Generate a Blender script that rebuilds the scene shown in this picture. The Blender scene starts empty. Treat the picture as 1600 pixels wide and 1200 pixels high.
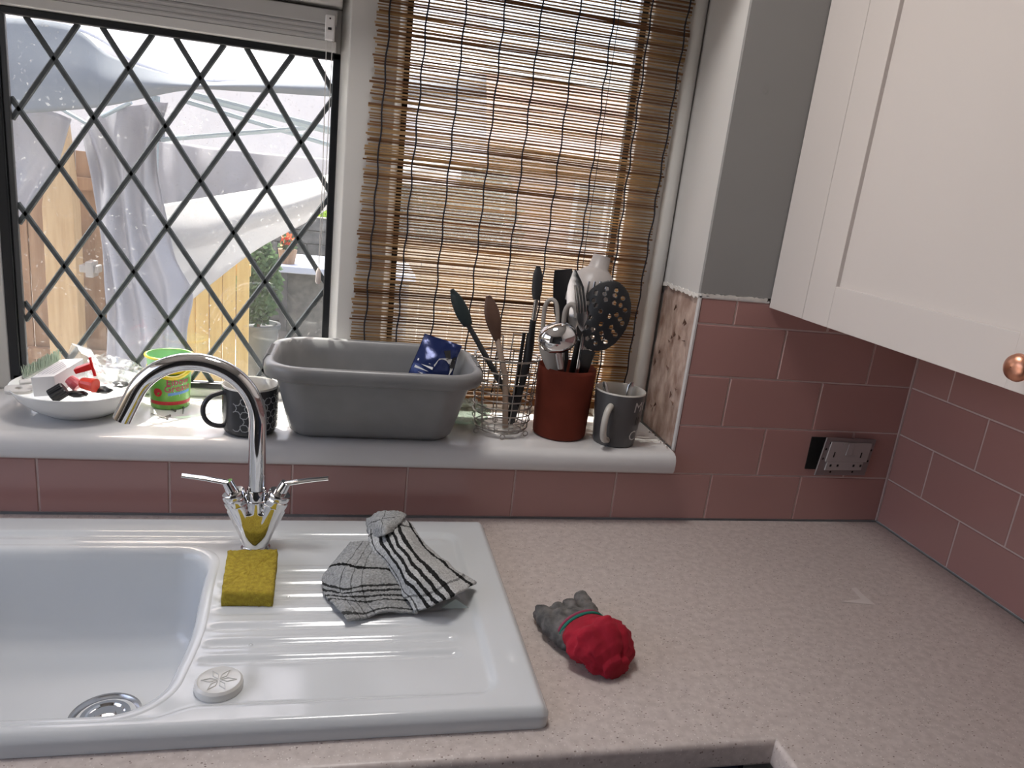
import bpy, bmesh, math, random
import numpy as np
from mathutils import Vector, Matrix, noise as mnoise
random.seed(7)
R = math.radians
SC = bpy.context.scene
COL = SC.collection

# ------------------------------------------------------------------ camera
# metres; x = 0 room corner, y = 0 tiled face of the window wall, z = 0 worktop
CAM = np.array([-1.12283, -1.23906, 0.61001])
FWD = np.array([0.22225372, 0.93927567, -0.26146607])
RGT = np.array([0.97372475, -0.20018354, 0.10856637])
UPV = np.array([-0.04963254, 0.27872526, 0.9590875])
FOC = 1147.5
cam_d = bpy.data.cameras.new('camera'); cam = bpy.data.objects.new('camera', cam_d); COL.objects.link(cam)
cam_d.sensor_width = 36.0; cam_d.lens = FOC * 36.0 / 1600.0; cam_d.clip_start = 0.02; cam_d.clip_end = 200
mw = Matrix.Identity(4)
for i in range(3):
    mw[i][0], mw[i][1], mw[i][2], mw[i][3] = RGT[i], UPV[i], -FWD[i], CAM[i]
cam.matrix_world = mw
SC.camera = cam

# ------------------------------------------------------------------ light
SUN_EL, SUN_AZ = 66.0, -38.0         # azimuth measured from +y, negative = to the left
world = bpy.data.worlds.new('world'); SC.world = world; world.use_nodes = True
wn = world.node_tree.nodes; wl = world.node_tree.links; wn.clear()
sky = wn.new('ShaderNodeTexSky'); sky.sky_type = 'NISHITA'; sky.sun_disc = False
sky.sun_elevation = R(SUN_EL); sky.sun_rotation = R(SUN_AZ); sky.dust_density = 5.0; sky.air_density = 1.0
bg = wn.new('ShaderNodeBackground'); bg.inputs['Strength'].default_value = 0.26
wo = wn.new('ShaderNodeOutputWorld')
tint = wn.new('ShaderNodeMix'); tint.data_type = 'RGBA'; tint.blend_type = 'MULTIPLY'; tint.inputs['Factor'].default_value = 1.0
tint.inputs[7].default_value = (1.07, 0.97, 0.92, 1)      # hazy summer sky
wl.new(sky.outputs[0], tint.inputs[6]); wl.new(tint.outputs[2], bg.inputs[0]); wl.new(bg.outputs[0], wo.inputs[0])
sun_d = bpy.data.lights.new('sun', 'SUN'); sun = bpy.data.objects.new('sun', sun_d); COL.objects.link(sun)
sun_d.energy = 5.0; sun_d.angle = R(0.6); sun_d.color = (1.0, 0.95, 0.88)
sv = Vector((math.sin(R(SUN_AZ)) * math.cos(R(SUN_EL)), math.cos(R(SUN_AZ)) * math.cos(R(SUN_EL)), math.sin(R(SUN_EL))))
sun.rotation_euler = sv.to_track_quat('Z', 'Y').to_euler()
SC.view_settings.view_transform = 'Standard'; SC.view_settings.look = 'None'
SC.view_settings.exposure = 1.42; SC.view_settings.gamma = 1.0; SC.view_settings.use_curve_mapping = False

# ------------------------------------------------------------------ helpers
def at(px, py, y):
    d = FWD + RGT * (px - 800) / FOC - UPV * (py - 600) / FOC
    t = (y - CAM[1]) / d[1]
    return Vector(CAM + t * d)
def atz(px, py, z):
    d = FWD + RGT * (px - 800) / FOC - UPV * (py - 600) / FOC
    t = (z - CAM[2]) / d[2]
    return Vector(CAM + t * d)

ORG = {}
def tag(o, label=None, cat=None, group=None, kind=None):
    if label: o['label'] = label
    if cat: o['category'] = cat
    if group: o['group'] = group
    if kind: o['kind'] = kind
    return o
def thing(name, loc, label, cat=None, group=None, kind=None):
    o = bpy.data.objects.new(name, None); COL.objects.link(o)
    o.location = loc; o.empty_display_size = 0.02
    ORG[o.name] = Vector(loc)
    return tag(o, label, cat, group, kind)

class MB:
    """collects geometry in world coordinates; build() makes ONE mesh object"""
    def __init__(s): s.v = []; s.f = []; s.uv = None
    def add(s, vs, fs, M=None):
        b = len(s.v)
        for p in vs:
            p = Vector(p)
            s.v.append(M @ p if M else p)
        s.f += [tuple(b + i for i in f) for f in fs]
        return s
    def box(s, x0, x1, y0, y1, z0, z1, M=None):
        x0, x1 = min(x0, x1), max(x0, x1); y0, y1 = min(y0, y1), max(y0, y1); z0, z1 = min(z0, z1), max(z0, z1)
        vs = [(x, y, z) for z in (z0, z1) for y in (y0, y1) for x in (x0, x1)]
        return s.add(vs, [(0, 2, 3, 1), (4, 5, 7, 6), (0, 1, 5, 4), (2, 6, 7, 3), (0, 4, 6, 2), (1, 3, 7, 5)], M)
    def tube(s, pts, r, n=10, cap=True, closed=False, flat=1.0, up=None):
        pts = [Vector(p) for p in pts]; m = len(pts)
        rs = r if isinstance(r, (list, tuple)) else [r] * m
        b = len(s.v); prev = None
        for i, p in enumerate(pts):
            if closed: t = pts[(i + 1) % m] - pts[i - 1]
            else: t = pts[min(i + 1, m - 1)] - pts[max(i - 1, 0)]
            if t.length < 1e-9: t = Vector((0, 0, 1))
            t.normalize()
            if prev is None:
                a = Vector(up) if up else (Vector((0, 0, 1)) if abs(t.z) < 0.9 else Vector((0, 1, 0)))
                u = (a - t * a.dot(t)).normalized()
            else:
                u = prev - t * prev.dot(t)
                u = u.normalized() if u.length > 1e-6 else t.orthogonal().normalized()
            prev = u; w = t.cross(u)
            for k in range(n):
                a = 2 * math.pi * k / n
                s.v.append(p + (u * math.cos(a) * flat + w * math.sin(a)) * rs[i])
        for i in range(m if closed else m - 1):
            j = (i + 1) % m
            for k in range(n):
                k2 = (k + 1) % n
                s.f.append((b + i * n + k, b + i * n + k2, b + j * n + k2, b + j * n + k))
        if cap and not closed:
            s.f.append(tuple(b + k for k in reversed(range(n))))
            s.f.append(tuple(b + (m - 1) * n + k for k in range(n)))
        return s
    def lathe(s, prof, c=(0, 0, 0), n=40, M=None, cap0=False, cap1=False, sx=1.0, sy=1.0):
        b = len(s.v); vs = []; c = Vector(c)
        for (r, z) in prof:
            for k in range(n):
                a = 2 * math.pi * k / n
                p = Vector((r * math.cos(a) * sx, r * math.sin(a) * sy, z))
                vs.append((M @ p if M else p) + c)
        fs = []
        for i in range(len(prof) - 1):
            for k in range(n):
                k2 = (k + 1) % n
                fs.append((i * n + k, i * n + k2, (i + 1) * n + k2, (i + 1) * n + k))
        if cap0: fs.append(tuple(reversed(range(n))))
        if cap1: fs.append(tuple((len(prof) - 1) * n + k for k in range(n)))
        return s.add(vs, fs)
    def loft(s, rings, cap0=True, cap1=True, closed=True):
        b = len(s.v); n = len(rings[0])
        for r in rings: s.v += [Vector(p) for p in r]
        for i in range(len(rings) - 1):
            for k in range(n if closed else n - 1):
                k2 = (k + 1) % n
                s.f.append((b + i * n + k, b + i * n + k2, b + (i + 1) * n + k2, b + (i + 1) * n + k))
        if cap0: s.f.append(tuple(b + k for k in reversed(range(n))))
        if cap1: s.f.append(tuple(b + (len(rings) - 1) * n + k for k in range(n)))
        return s
    def grid(s, P):
        """P[i][j] -> points; also stores uv"""
        ni, nj = len(P), len(P[0]); b = len(s.v)
        if s.uv is None: s.uv = {}
        for i in range(ni):
            for j in range(nj):
                s.uv[len(s.v)] = (j / (nj - 1), i / (ni - 1))
                s.v.append(Vector(P[i][j]))
        for i in range(ni - 1):
            for j in range(nj - 1):
                s.f.append((b + i * nj + j, b + i * nj + j + 1, b + (i + 1) * nj + j + 1, b + (i + 1) * nj + j))
        return s
    def prism(s, poly, axis, a, b_):
        """poly: 2-D points in the plane normal to axis, extruded from a to b_"""
        def P(u, v, w):
            return {'x': (w, u, v), 'y': (u, w, v), 'z': (u, v, w)}[axis]
        n = len(poly)
        vs = [P(u, v, a) for u, v in poly] + [P(u, v, b_) for u, v in poly]
        fs = [tuple(range(n)), tuple(reversed(range(n, 2 * n)))] + [(i, (i + 1) % n, n + (i + 1) % n, n + i) for i in range(n)]
        return s.add(vs, fs)
    def build(s, name, mat, parent=None, smooth=False, bevel=0, seg=2, solid=0, sub=0, angle=40, label=None):
        root = parent
        while root is not None and root.name not in ORG: root = root.parent
        org = ORG[root.name] if root is not None else Vector((0, 0, 0))
        me = bpy.data.meshes.new(name)
        me.from_pydata([tuple(p - org) for p in s.v], [], s.f)
        bm = bmesh.new(); bm.from_mesh(me); bmesh.ops.recalc_face_normals(bm, faces=bm.faces); bm.to_mesh(me); bm.free()
        if s.uv:
            lay = me.uv_layers.new(name='uv')
            for l in me.loops: lay.data[l.index].uv = s.uv.get(l.vertex_index, (0, 0))
        if mat: me.materials.append(mat)
        o = bpy.data.objects.new(name, me); COL.objects.link(o)
        if parent is not None: o.parent = parent
        if smooth:
            for p in me.polygons: p.use_smooth = True
            if angle: 
                bm = bmesh.new(); bm.from_mesh(me)
                for e in bm.edges:
                    if len(e.link_faces) == 2 and e.calc_face_angle(0) > R(angle): e.smooth = False
                bm.to_mesh(me); bm.free()
        if solid:
            m = o.modifiers.new('thickness', 'SOLIDIFY'); m.thickness = solid; m.offset = 0
        if bevel:
            m = o.modifiers.new('bevel', 'BEVEL'); m.width = bevel; m.segments = seg; m.limit_method = 'ANGLE'; m.angle_limit = R(35)
        if sub:
            m = o.modifiers.new('subdivision', 'SUBSURF'); m.levels = sub; m.render_levels = sub
        if label: o['label'] = label
        return o

def copy_part(o, parent, loc=None):
    c = o.copy(); COL.objects.link(c); c.parent = parent
    if loc is not None: c.location = loc
    return c
def catmull(ps, n):
    ps = [np.array(p, float) for p in ps]; m = len(ps); out = []
    for i in range(n):
        t = i / (n - 1) * (m - 1); k = min(int(t), m - 2); f = t - k
        p0 = ps[k - 1] if k > 0 else 2 * ps[0] - ps[1]; p1 = ps[k]; p2 = ps[k + 1]
        p3 = ps[k + 2] if k + 2 < m else 2 * ps[-1] - ps[-2]
        out.append(0.5 * ((2 * p1) + (-p0 + p2) * f + (2 * p0 - 5 * p1 + 4 * p2 - p3) * f * f + (-p0 + 3 * p1 - 3 * p2 + p3) * f ** 3))
    return out
def patch(ctrl, nu, nv):
    rows = [catmull(r, nu) for r in ctrl]
    cols = [catmull([rows[i][j] for i in range(len(rows))], nv) for j in range(nu)]
    return [[Vector(cols[j][i]) for j in range(nu)] for i in range(nv)]
def arc(c, r, a0, a1, n, plane='xz'):
    out = []
    for i in range(n):
        a = R(a0 + (a1 - a0) * i / (n - 1))
        u, v = r * math.cos(a), r * math.sin(a)
        out.append(Vector(c) + (Vector((u, 0, v)) if plane == 'xz' else Vector((u, v, 0)) if plane == 'xy' else Vector((0, u, v))))
    return out
def frame_mat(o, zdir, xdir=(1, 0, 0)):
    """matrix with local z along zdir, local x near xdir, origin o"""
    z = Vector(zdir).normalized(); x = Vector(xdir); x = (x - z * x.dot(z)).normalized(); y = z.cross(x)
    M = Matrix.Identity(4)
    for i in range(3): M[i][0], M[i][1], M[i][2], M[i][3] = x[i], y[i], z[i], o[i]
    return M

# ------------------------------------------------------------------ materials
def srgb(r, g, b):
    f = lambda c: (c / 255 / 12.92) if c / 255 <= 0.04045 else ((c / 255 + 0.055) / 1.055) ** 2.4
    return (f(r), f(g), f(b), 1)
MATS = {}
def mat(name, col, rough=0.5, metal=0.0, var=0.0, scale=20.0, bump=0.0, bscale=None, col2=None, coat=0.0, trans=0.0, stretch=None, spec=0.5):
    if name in MATS: return MATS[name]
    m = bpy.data.materials.new(name); m.use_nodes = True; MATS[name] = m
    nt = m.node_tree; N = nt.nodes; L = nt.links; b = N['Principled BSDF']
    b.inputs['Base Color'].default_value = col; b.inputs['Roughness'].default_value = rough; b.inputs['Metallic'].default_value = metal
    b.inputs['Coat Weight'].default_value = coat; b.inputs['Coat Roughness'].default_value = 0.06
    b.inputs['Specular IOR Level'].default_value = spec
    tc = N.new('ShaderNodeTexCoord'); src = tc.outputs['Object']
    if stretch:
        mp = N.new('ShaderNodeMapping'); mp.inputs['Scale'].default_value = stretch; L.new(src, mp.inputs[0]); src = mp.outputs[0]
    if var or col2:
        nz = N.new('ShaderNodeTexNoise'); nz.inputs['Scale'].default_value = scale; nz.inputs['Detail'].default_value = 5; L.new(src, nz.inputs['Vector'])
        cr = N.new('ShaderNodeValToRGB'); cr.color_ramp.elements[0].position = 0.3; cr.color_ramp.elements[1].position = 0.7
        c2 = col2 or tuple(min(1, c * (1 + var)) for c in col[:3]) + (1,)
        c1 = col if col2 else tuple(c * (1 - var) for c in col[:3]) + (1,)
        cr.color_ramp.elements[0].color = c1; cr.color_ramp.elements[1].color = c2
        L.new(nz.outputs['Fac'], cr.inputs[0]); L.new(cr.outputs[0], b.inputs['Base Color'])
    if bump:
        nb = N.new('ShaderNodeTexNoise'); nb.inputs['Scale'].default_value = bscale or scale; nb.inputs['Detail'].default_value = 4; L.new(src, nb.inputs['Vector'])
        bp = N.new('ShaderNodeBump'); bp.inputs['Strength'].default_value = bump; bp.inputs['Distance'].default_value = 0.002
        L.new(nb.outputs['Fac'], bp.inputs['Height']); L.new(bp.outputs[0], b.inputs['Normal'])
    return m
def mat_film(name, col, gloss=0.25, opac=0.15, rough=0.12):
    """thin clear or translucent film: transparent + a little diffuse + a little gloss"""
    m = bpy.data.materials.new(name); m.use_nodes = True; nt = m.node_tree; N = nt.nodes; L = nt.links; N.clear()
    o = N.new('ShaderNodeOutputMaterial'); t = N.new('ShaderNodeBsdfTransparent'); t.inputs[0].default_value = col
    g = N.new('ShaderNodeBsdfGlossy'); g.inputs['Roughness'].default_value = rough; g.inputs[0].default_value = (1, 1, 1, 1)
    d = N.new('ShaderNodeBsdfDiffuse'); d.inputs[0].default_value = col
    a = N.new('ShaderNodeMixShader'); a.inputs[0].default_value = opac; L.new(t.outputs[0], a.inputs[1]); L.new(d.outputs[0], a.inputs[2])
    b = N.new('ShaderNodeMixShader'); b.inputs[0].default_value = gloss; L.new(a.outputs[0], b.inputs[1]); L.new(g.outputs[0], b.inputs[2])
    L.new(b.outputs[0], o.inputs[0]); return m
def mat_glass(name, dirt=0.35, gl=0.05, haze=0.02):
    m = bpy.data.materials.new(name); m.use_nodes = True; nt = m.node_tree; N = nt.nodes; L = nt.links; N.clear()
    o = N.new('ShaderNodeOutputMaterial'); t = N.new('ShaderNodeBsdfTransparent'); t.inputs[0].default_value = (0.95, 0.97, 0.96, 1)
    g = N.new('ShaderNodeBsdfGlossy'); g.inputs['Roughness'].default_value = 0.01
    a = N.new('ShaderNodeMixShader'); a.inputs[0].default_value = gl; L.new(t.outputs[0], a.inputs[1]); L.new(g.outputs[0], a.inputs[2])
    d = N.new('ShaderNodeBsdfTranslucent'); d.inputs[0].default_value = (0.8, 0.82, 0.8, 1)
    d2 = N.new('ShaderNodeBsdfDiffuse'); d2.inputs[0].default_value = (0.75, 0.76, 0.74, 1)
    dm = N.new('ShaderNodeMixShader'); dm.inputs[0].default_value = 0.5; L.new(d.outputs[0], dm.inputs[1]); L.new(d2.outputs[0], dm.inputs[2])
    tc = N.new('ShaderNodeTexCoord')
    v = N.new('ShaderNodeTexNoise'); v.inputs['Scale'].default_value = 160; v.inputs['Detail'].default_value = 3; L.new(tc.outputs['Object'], v.inputs['Vector'])
    r1 = N.new('ShaderNodeMapRange'); r1.inputs['From Min'].default_value = 0.62; r1.inputs['From Max'].default_value = 0.74; L.new(v.outputs['Fac'], r1.inputs['Value'])
    v2 = N.new('ShaderNodeTexNoise'); v2.inputs['Scale'].default_value = 7; v2.inputs['Detail'].default_value = 3; L.new(tc.outputs['Object'], v2.inputs['Vector'])
    r2 = N.new('ShaderNodeMapRange'); r2.inputs['From Min'].default_value = 0.4; r2.inputs['From Max'].default_value = 0.7; L.new(v2.outputs['Fac'], r2.inputs['Value'])
    ml = N.new('ShaderNodeMath'); ml.operation = 'MULTIPLY'; L.new(r1.outputs[0], ml.inputs[0]); L.new(r2.outputs[0], ml.inputs[1])
    m2 = N.new('ShaderNodeMath'); m2.operation = 'MULTIPLY_ADD'; m2.inputs[1].default_value = dirt; m2.inputs[2].default_value = haze; L.new(ml.outputs[0], m2.inputs[0])
    b = N.new('ShaderNodeMixShader'); L.new(m2.outputs[0], b.inputs[0]); L.new(a.outputs[0], b.inputs[1]); L.new(dm.outputs[0], b.inputs[2])
    L.new(b.outputs[0], o.inputs[0]); return m
def mat_cloth(name, col, transl=0.4, tcol=None, var=0.06, scale=6):
    m = bpy.data.materials.new(name); m.use_nodes = True; nt = m.node_tree; N = nt.nodes; L = nt.links; N.clear()
    o = N.new('ShaderNodeOutputMaterial'); d = N.new('ShaderNodeBsdfDiffuse'); t = N.new('ShaderNodeBsdfTranslucent')
    tc = N.new('ShaderNodeTexCoord'); nz = N.new('ShaderNodeTexNoise'); nz.inputs['Scale'].default_value = scale; L.new(tc.outputs['Object'], nz.inputs['Vector'])
    cr = N.new('ShaderNodeValToRGB'); cr.color_ramp.elements[0].color = tuple(c * (1 - var) for c in col[:3]) + (1,); cr.color_ramp.elements[1].color = col
    L.new(nz.outputs['Fac'], cr.inputs[0]); L.new(cr.outputs[0], d.inputs[0])
    if tcol: t.inputs[0].default_value = tcol
    else: L.new(cr.outputs[0], t.inputs[0])
    a = N.new('ShaderNodeMixShader'); a.inputs[0].default_value = transl; L.new(d.outputs[0], a.inputs[1]); L.new(t.outputs[0], a.inputs[2])
    L.new(a.outputs[0], o.inputs[0]); return m

M_tile = mat('pink_glazed_tile', (0.43, 0.235, 0.215, 1), 0.16, coat=0.3, var=0.04, scale=3)
M_grout = mat('pale_grout', (0.60, 0.47, 0.44, 1), 0.9, var=0.08, scale=40)
M_wall = mat('grey_white_emulsion', (0.56, 0.545, 0.53, 1), 0.85, var=0.03, scale=4, bump=0.05, bscale=60)
M_plaster = mat('bare_pink_plaster', (0.25, 0.15, 0.115, 1), 0.95, col2=(0.58, 0.45, 0.385, 1), scale=30, bump=1.0, bscale=70, stretch=(1, 1.6, .8))
M_filler = mat('ragged_white_filler', (0.72, 0.69, 0.65, 1), 0.95, var=0.1, scale=60, bump=0.8, bscale=120)
M_upvc = mat('white_upvc', (0.66, 0.645, 0.62, 1), 0.28, var=0.02, scale=5)
M_sill = mat('white_gloss_sill', (0.66, 0.65, 0.645, 1), 0.16, var=0.03, scale=9)
M_gasket = mat('black_rubber_gasket', (0.012, 0.013, 0.015, 1), 0.35)
M_lead = mat('dark_lead_strip', (0.085, 0.095, 0.10, 1), 0.55, metal=0.25, var=0.25, scale=60, bump=0.4, bscale=150)
M_cab = mat('cashmere_painted_door', (0.66, 0.61, 0.585, 1), 0.42, var=0.015, scale=3)
M_copper = mat('brushed_copper', (0.75, 0.36, 0.24, 1), 0.32, metal=1.0, bump=0.15, bscale=90)
M_ceramic = mat('white_glazed_ceramic', (0.635, 0.66, 0.675, 1), 0.10, var=0.015, scale=8, bump=0.02, bscale=25)
M_chrome = mat('polished_chrome', (0.78, 0.78, 0.79, 1), 0.05, metal=1.0)
M_steel = mat('stainless_steel', (0.60, 0.60, 0.60, 1), 0.22, metal=1.0)
M_dark = mat('black_void', (0.006, 0.006, 0.006, 1), 0.8)
M_blackpl = mat('black_nylon', (0.014, 0.014, 0.016, 1), 0.38)
M_greypl = mat('grey_washing_bowl_plastic', (0.21, 0.21, 0.212, 1), 0.30, var=0.05, scale=30)
M_terra = mat('terracotta', (0.16, 0.032, 0.018, 1), 0.85, spec=0.2, var=0.10, scale=25, bump=0.1, bscale=80)
M_glass = mat_glass('window_glass', 0.6)
M_clear = mat_film('clear_plastic_film', (0.93, 0.94, 0.94, 1), 0.16, 0.08)
M_clearG = mat_film('greenish_clear_film', (0.70, 0.78, 0.72, 1), 0.16, 0.18)

def mat_worktop():
    m = bpy.data.materials.new('speckled_cream_laminate'); m.use_nodes = True; nt = m.node_tree; N = nt.nodes; L = nt.links; b = N['Principled BSDF']
    tc = N.new('ShaderNodeTexCoord')
    def specks(scale, thr, stretch, rot):
        mp = N.new('ShaderNodeMapping'); mp.inputs['Scale'].default_value = stretch; mp.inputs['Rotation'].default_value = (0, 0, rot); L.new(tc.outputs['Object'], mp.inputs[0])
        v = N.new('ShaderNodeTexVoronoi'); v.inputs['Scale'].default_value = scale; L.new(mp.outputs[0], v.inputs['Vector'])
        sz = N.new('ShaderNodeSeparateColor'); L.new(v.outputs['Color'], sz.inputs[0])
        mu = N.new('ShaderNodeMath'); mu.operation = 'MULTIPLY'; mu.inputs[1].default_value = thr; L.new(sz.outputs[0], mu.inputs[0])
        lt = N.new('ShaderNodeMath'); lt.operation = 'LESS_THAN'; L.new(v.outputs['Distance'], lt.inputs[0]); L.new(mu.outputs[0], lt.inputs[1])
        return lt.outputs[0]
    nz = N.new('ShaderNodeTexNoise'); nz.inputs['Scale'].default_value = 90; nz.inputs['Detail'].default_value = 4; L.new(tc.outputs['Object'], nz.inputs['Vector'])
    cr = N.new('ShaderNodeValToRGB'); cr.color_ramp.elements[0].position = .35; cr.color_ramp.elements[1].position = .65
    cr.color_ramp.elements[0].color = (0.50, 0.435, 0.405, 1); cr.color_ramp.elements[1].color = (0.60, 0.53, 0.495, 1); L.new(nz.outputs['Fac'], cr.inputs[0])
    col = cr.outputs[0]
    for (s, t, st, ro, c) in ((150, .22, (1, 1.9, 1), .3, (0.26, 0.20, 0.175, 1)), (210, .26, (1.6, 1, 1), -.4, (0.70, 0.65, 0.61, 1)), (95, .13, (1, 1.5, 1), .9, (0.17, 0.125, 0.11, 1))):
        mx = N.new('ShaderNodeMix'); mx.data_type = 'RGBA'; L.new(specks(s, t, st, ro), mx.inputs['Factor']); L.new(col, mx.inputs[6]); mx.inputs[7].default_value = c; col = mx.outputs[2]
    L.new(col, b.inputs['Base Color']); b.inputs['Roughness'].default_value = 0.38
    return m
M_work = mat_worktop()
# ================================================================== SETTING
XR = -0.497          # right reveal of the window recess
ZS = 0.150           # top of the sill
WIN_L, WIN_T = -1.86, 1.02
wb = thing('wall_back', (0, 0, 0), 'window wall with pink tiles and emulsion darkened with painted shade above them', kind='structure')
m = MB()
m.box(-3.2, 0.12, 0.008, 0.30, -0.95, 0.108)
m.box(XR + 0.006, 0.12, 0.008, 0.30, 0.108, 1.55)
m.box(-3.2, WIN_L, 0.008, 0.30, 0.108, 1.55)
m.box(WIN_L, XR + 0.006, 0.008, 0.30, WIN_T, 1.55)
m.build('masonry', M_wall, wb)
m = MB(); m.box(XR, 0.0, 0.0, 0.0079, 0.456, 1.55); m.build('painted_face', mat('shade_toned_emulsion', (0.28, 0.275, 0.27, 1), 0.85, var=0.03, scale=4, bump=0.05, bscale=60), wb)  # same emulsion as the reveal, its shade put into a darker colour
# scuff mark on the painted face
m = MB(); m.lathe([(0.0005, 0), (0.004, 0.0002)], (-0.443, -0.0003, 0.813), 14, Matrix.Rotation(R(90), 4, 'X'), sx=1, sy=1.6); m.build('scuff_mark', mat('scuff', (0.30, 0.29, 0.285, 1), 0.9), wb)
# ragged edge of the paint above the tiles
def ragged(a0, a1, z, n, amp, seed):
    random.seed(seed); top = []; low = []
    for i in range(n + 1):
        t = a0 + (a1 - a0) * i / n
        low.append((t, z - amp * (0.3 + random.random()))); top.append((t, z + amp * (0.2 + 0.6 * random.random())))
    return low + top[::-1]
m = MB(); m.prism(ragged(XR + .002, -0.36, 0.4535, 34, 0.004, 3), 'y', -0.0015, 0.0075); m.build('ragged_filler_edge', M_filler, wb)
# reveal: painted above, bare plaster below
m = MB(); m.box(XR, XR + 0.0059, 0.0079, 0.172, 0.452, WIN_T); m.build('painted_reveal', M_wall, wb)
NY, NZ = 30, 56
P = []
for i in range(NZ):
    row = []
    for j in range(NY):
        y = 0.0079 + (0.166 - 0.0079) * j / (NY - 1); z = ZS + (0.447 - ZS) * i / (NZ - 1)
        h = 0.0022 * mnoise.noise((y * 22, z * 14, 1.0)) + 0.0012 * mnoise.noise((y * 70, z * 50, 5.0))
        row.append((XR + 0.003 - h, y, z))
    P.append(row)
MB().grid(P).build('bare_plaster', M_plaster, wb, smooth=True, angle=0)
m = MB(); m.prism(ragged(0.002, 0.165, 0.450, 30, 0.006, 9), 'x', XR - 0.0022, XR + 0.0055); m.build('ragged_filler_edge', M_filler, wb)
m = MB(); random.seed(14)
for k in range(16):
    y_, z_ = random.uniform(.01, .15), random.uniform(.17, .44); l_ = random.uniform(.006, .018); an = random.uniform(-.5, .5) + (0 if k % 3 else 1.3)
    p_ = Vector((XR - .0018, y_, z_)); d_v = Vector((0, math.sin(an), math.cos(an))) * l_; w_v = Vector((0, math.cos(an), -math.sin(an))) * .0011
    m.add([p_ - w_v, p_ + w_v, p_ + d_v + w_v * .4, p_ + d_v - w_v * .4, p_ + d_v * .5 + Vector((.004, 0, 0))], [(0, 1, 4), (1, 2, 4), (2, 3, 4), (3, 0, 4)])
o = m.build('plaster_gouges', mat('dark_gouge', (0.21, 0.13, 0.10, 1), 0.95), wb); o['kind'] = 'stuff'
# crumbled plaster where the reveal meets the sill
random.seed(5)
m = MB()
for k in range(16):
    c = Vector((XR - random.uniform(0.001, 0.010), random.uniform(0.0, 0.10), ZS + 0.0004)); s = random.uniform(0.0012, 0.0035)
    m.add([c + Vector((random.uniform(-1, 1) * s, random.uniform(-1, 1) * s, 0)) for _ in range(3)] + [c + Vector((0, 0, s))], [(0, 1, 2), (0, 1, 3), (1, 2, 3), (2, 0, 3)])
o = m.build('plaster_crumbs', mat('brown_plaster_crumb', (0.16, 0.09, 0.07, 1), 0.95), wb); o['kind'] = 'stuff'

# tiles ----------------------------------------------------------------
TW, TH, G = 0.2, 0.1, 0.0032
tile_cache = {}
def tile_mesh(w, h):
    key = (round(w, 4), round(h, 4))
    if key in tile_cache: return tile_cache[key]
    me = bpy.data.meshes.new('tile'); b = 0.0012; t = 0.0078
    # local: x across, z up, front at y = 0, back at y = t
    vs = [(b, 0, b), (w - b, 0, b), (w - b, 0, h - b), (b, 0, h - b), (0, b, 0), (w, b, 0), (w, b, h), (0, b, h), (0, t, 0), (w, t, 0), (w, t, h), (0, t, h)]
    fs = [(0, 1, 2, 3)] + [(i, i + 4, (i + 1) % 4 + 4, (i + 1) % 4) for i in range(4)] + [(i + 4, i + 8, (i + 1) % 4 + 8, (i + 1) % 4 + 4) for i in range(4)]
    me.from_pydata(vs, [], fs); bm = bmesh.new(); bm.from_mesh(me); bmesh.ops.recalc_face_normals(bm, faces=bm.faces)
    if bm.faces[0].normal.y > 0 if hasattr(bm.faces, 'ensure_lookup_table') and not bm.faces.ensure_lookup_table() else False:
        for f in bm.faces: f.normal_flip()
    bm.to_mesh(me); bm.free()
    me.materials.append(M_tile); tile_cache[key] = me; return me
def lay(parent, a0, a1, z0, z1, off, place):
    """one course from a0 to a1, joints at off + k * TW"""
    js = [a0] + sorted(j for j in [off + k * TW for k in range(-30, 30)] if a0 + 0.012 < j < a1 - 0.012) + [a1]
    for u, v in zip(js, js[1:]):
        o = bpy.data.objects.new('tile', tile_mesh(v - u - G, z1 - z0 - G)); COL.objects.link(o); o.parent = parent
        place(o, u + G / 2, v - G / 2, z0 + G / 2)
def place_b(o, u, v, z): o.location = (u, 0, z)
def place_r(o, u, v, z): o.location = (0, -u, z); o.rotation_euler = (0, 0, R(-90))
ZTOP = 0.4475
lay(wb, -3.0, -0.001, 0.003, 0.1, -0.2035, place_b)
for k in range(1, 4):
    lay(wb, XR + 0.004, -0.001, 0.1 * k, 0.1 * (k + 1), -0.3057 if k % 2 else -0.2035, place_b)
lay(wb, XR + 0.004, -0.001, 0.4, ZTOP, -0.2035 - 0.016, place_b)
m = MB(); m.box(-3.0, 0, 0.0016, 0.0078, 0.0035, 0.1085); m.box(XR + 0.003, 0, 0.0016, 0.0078, 0.1085, ZTOP); m.build('grout', M_grout, wb)

wr = thing('wall_right', (0, 0, 0), 'right hand wall tiled in pink below the wall cabinet', kind='structure')
m = MB(); m.box(0.008, 0.12, -3.2, 0.008, -0.95, 1.55); m.build('masonry', M_wall, wr)
for k in range(5):
    lay(wr, 0.001, 1.6, max(0.1 * k, 0.003), min(0.1 * (k + 1), ZTOP), 0.196 if k % 2 == 0 else 0.0963, place_r)
m = MB(); m.box(0.0016, 0.0078, -1.6, 0, 0.0035, ZTOP); m.build('grout', M_grout, wr)
m = MB(); m.box(-0.0022, 0.002, -0.0022, 0.002, 0.004, ZTOP); m.build('corner_grout', M_grout, wr)
m = MB(); m.box(0, 0.0078, -3.2, 0, ZTOP + 0.004, 1.55); m.build('painted_face', M_wall, wr)

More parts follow.
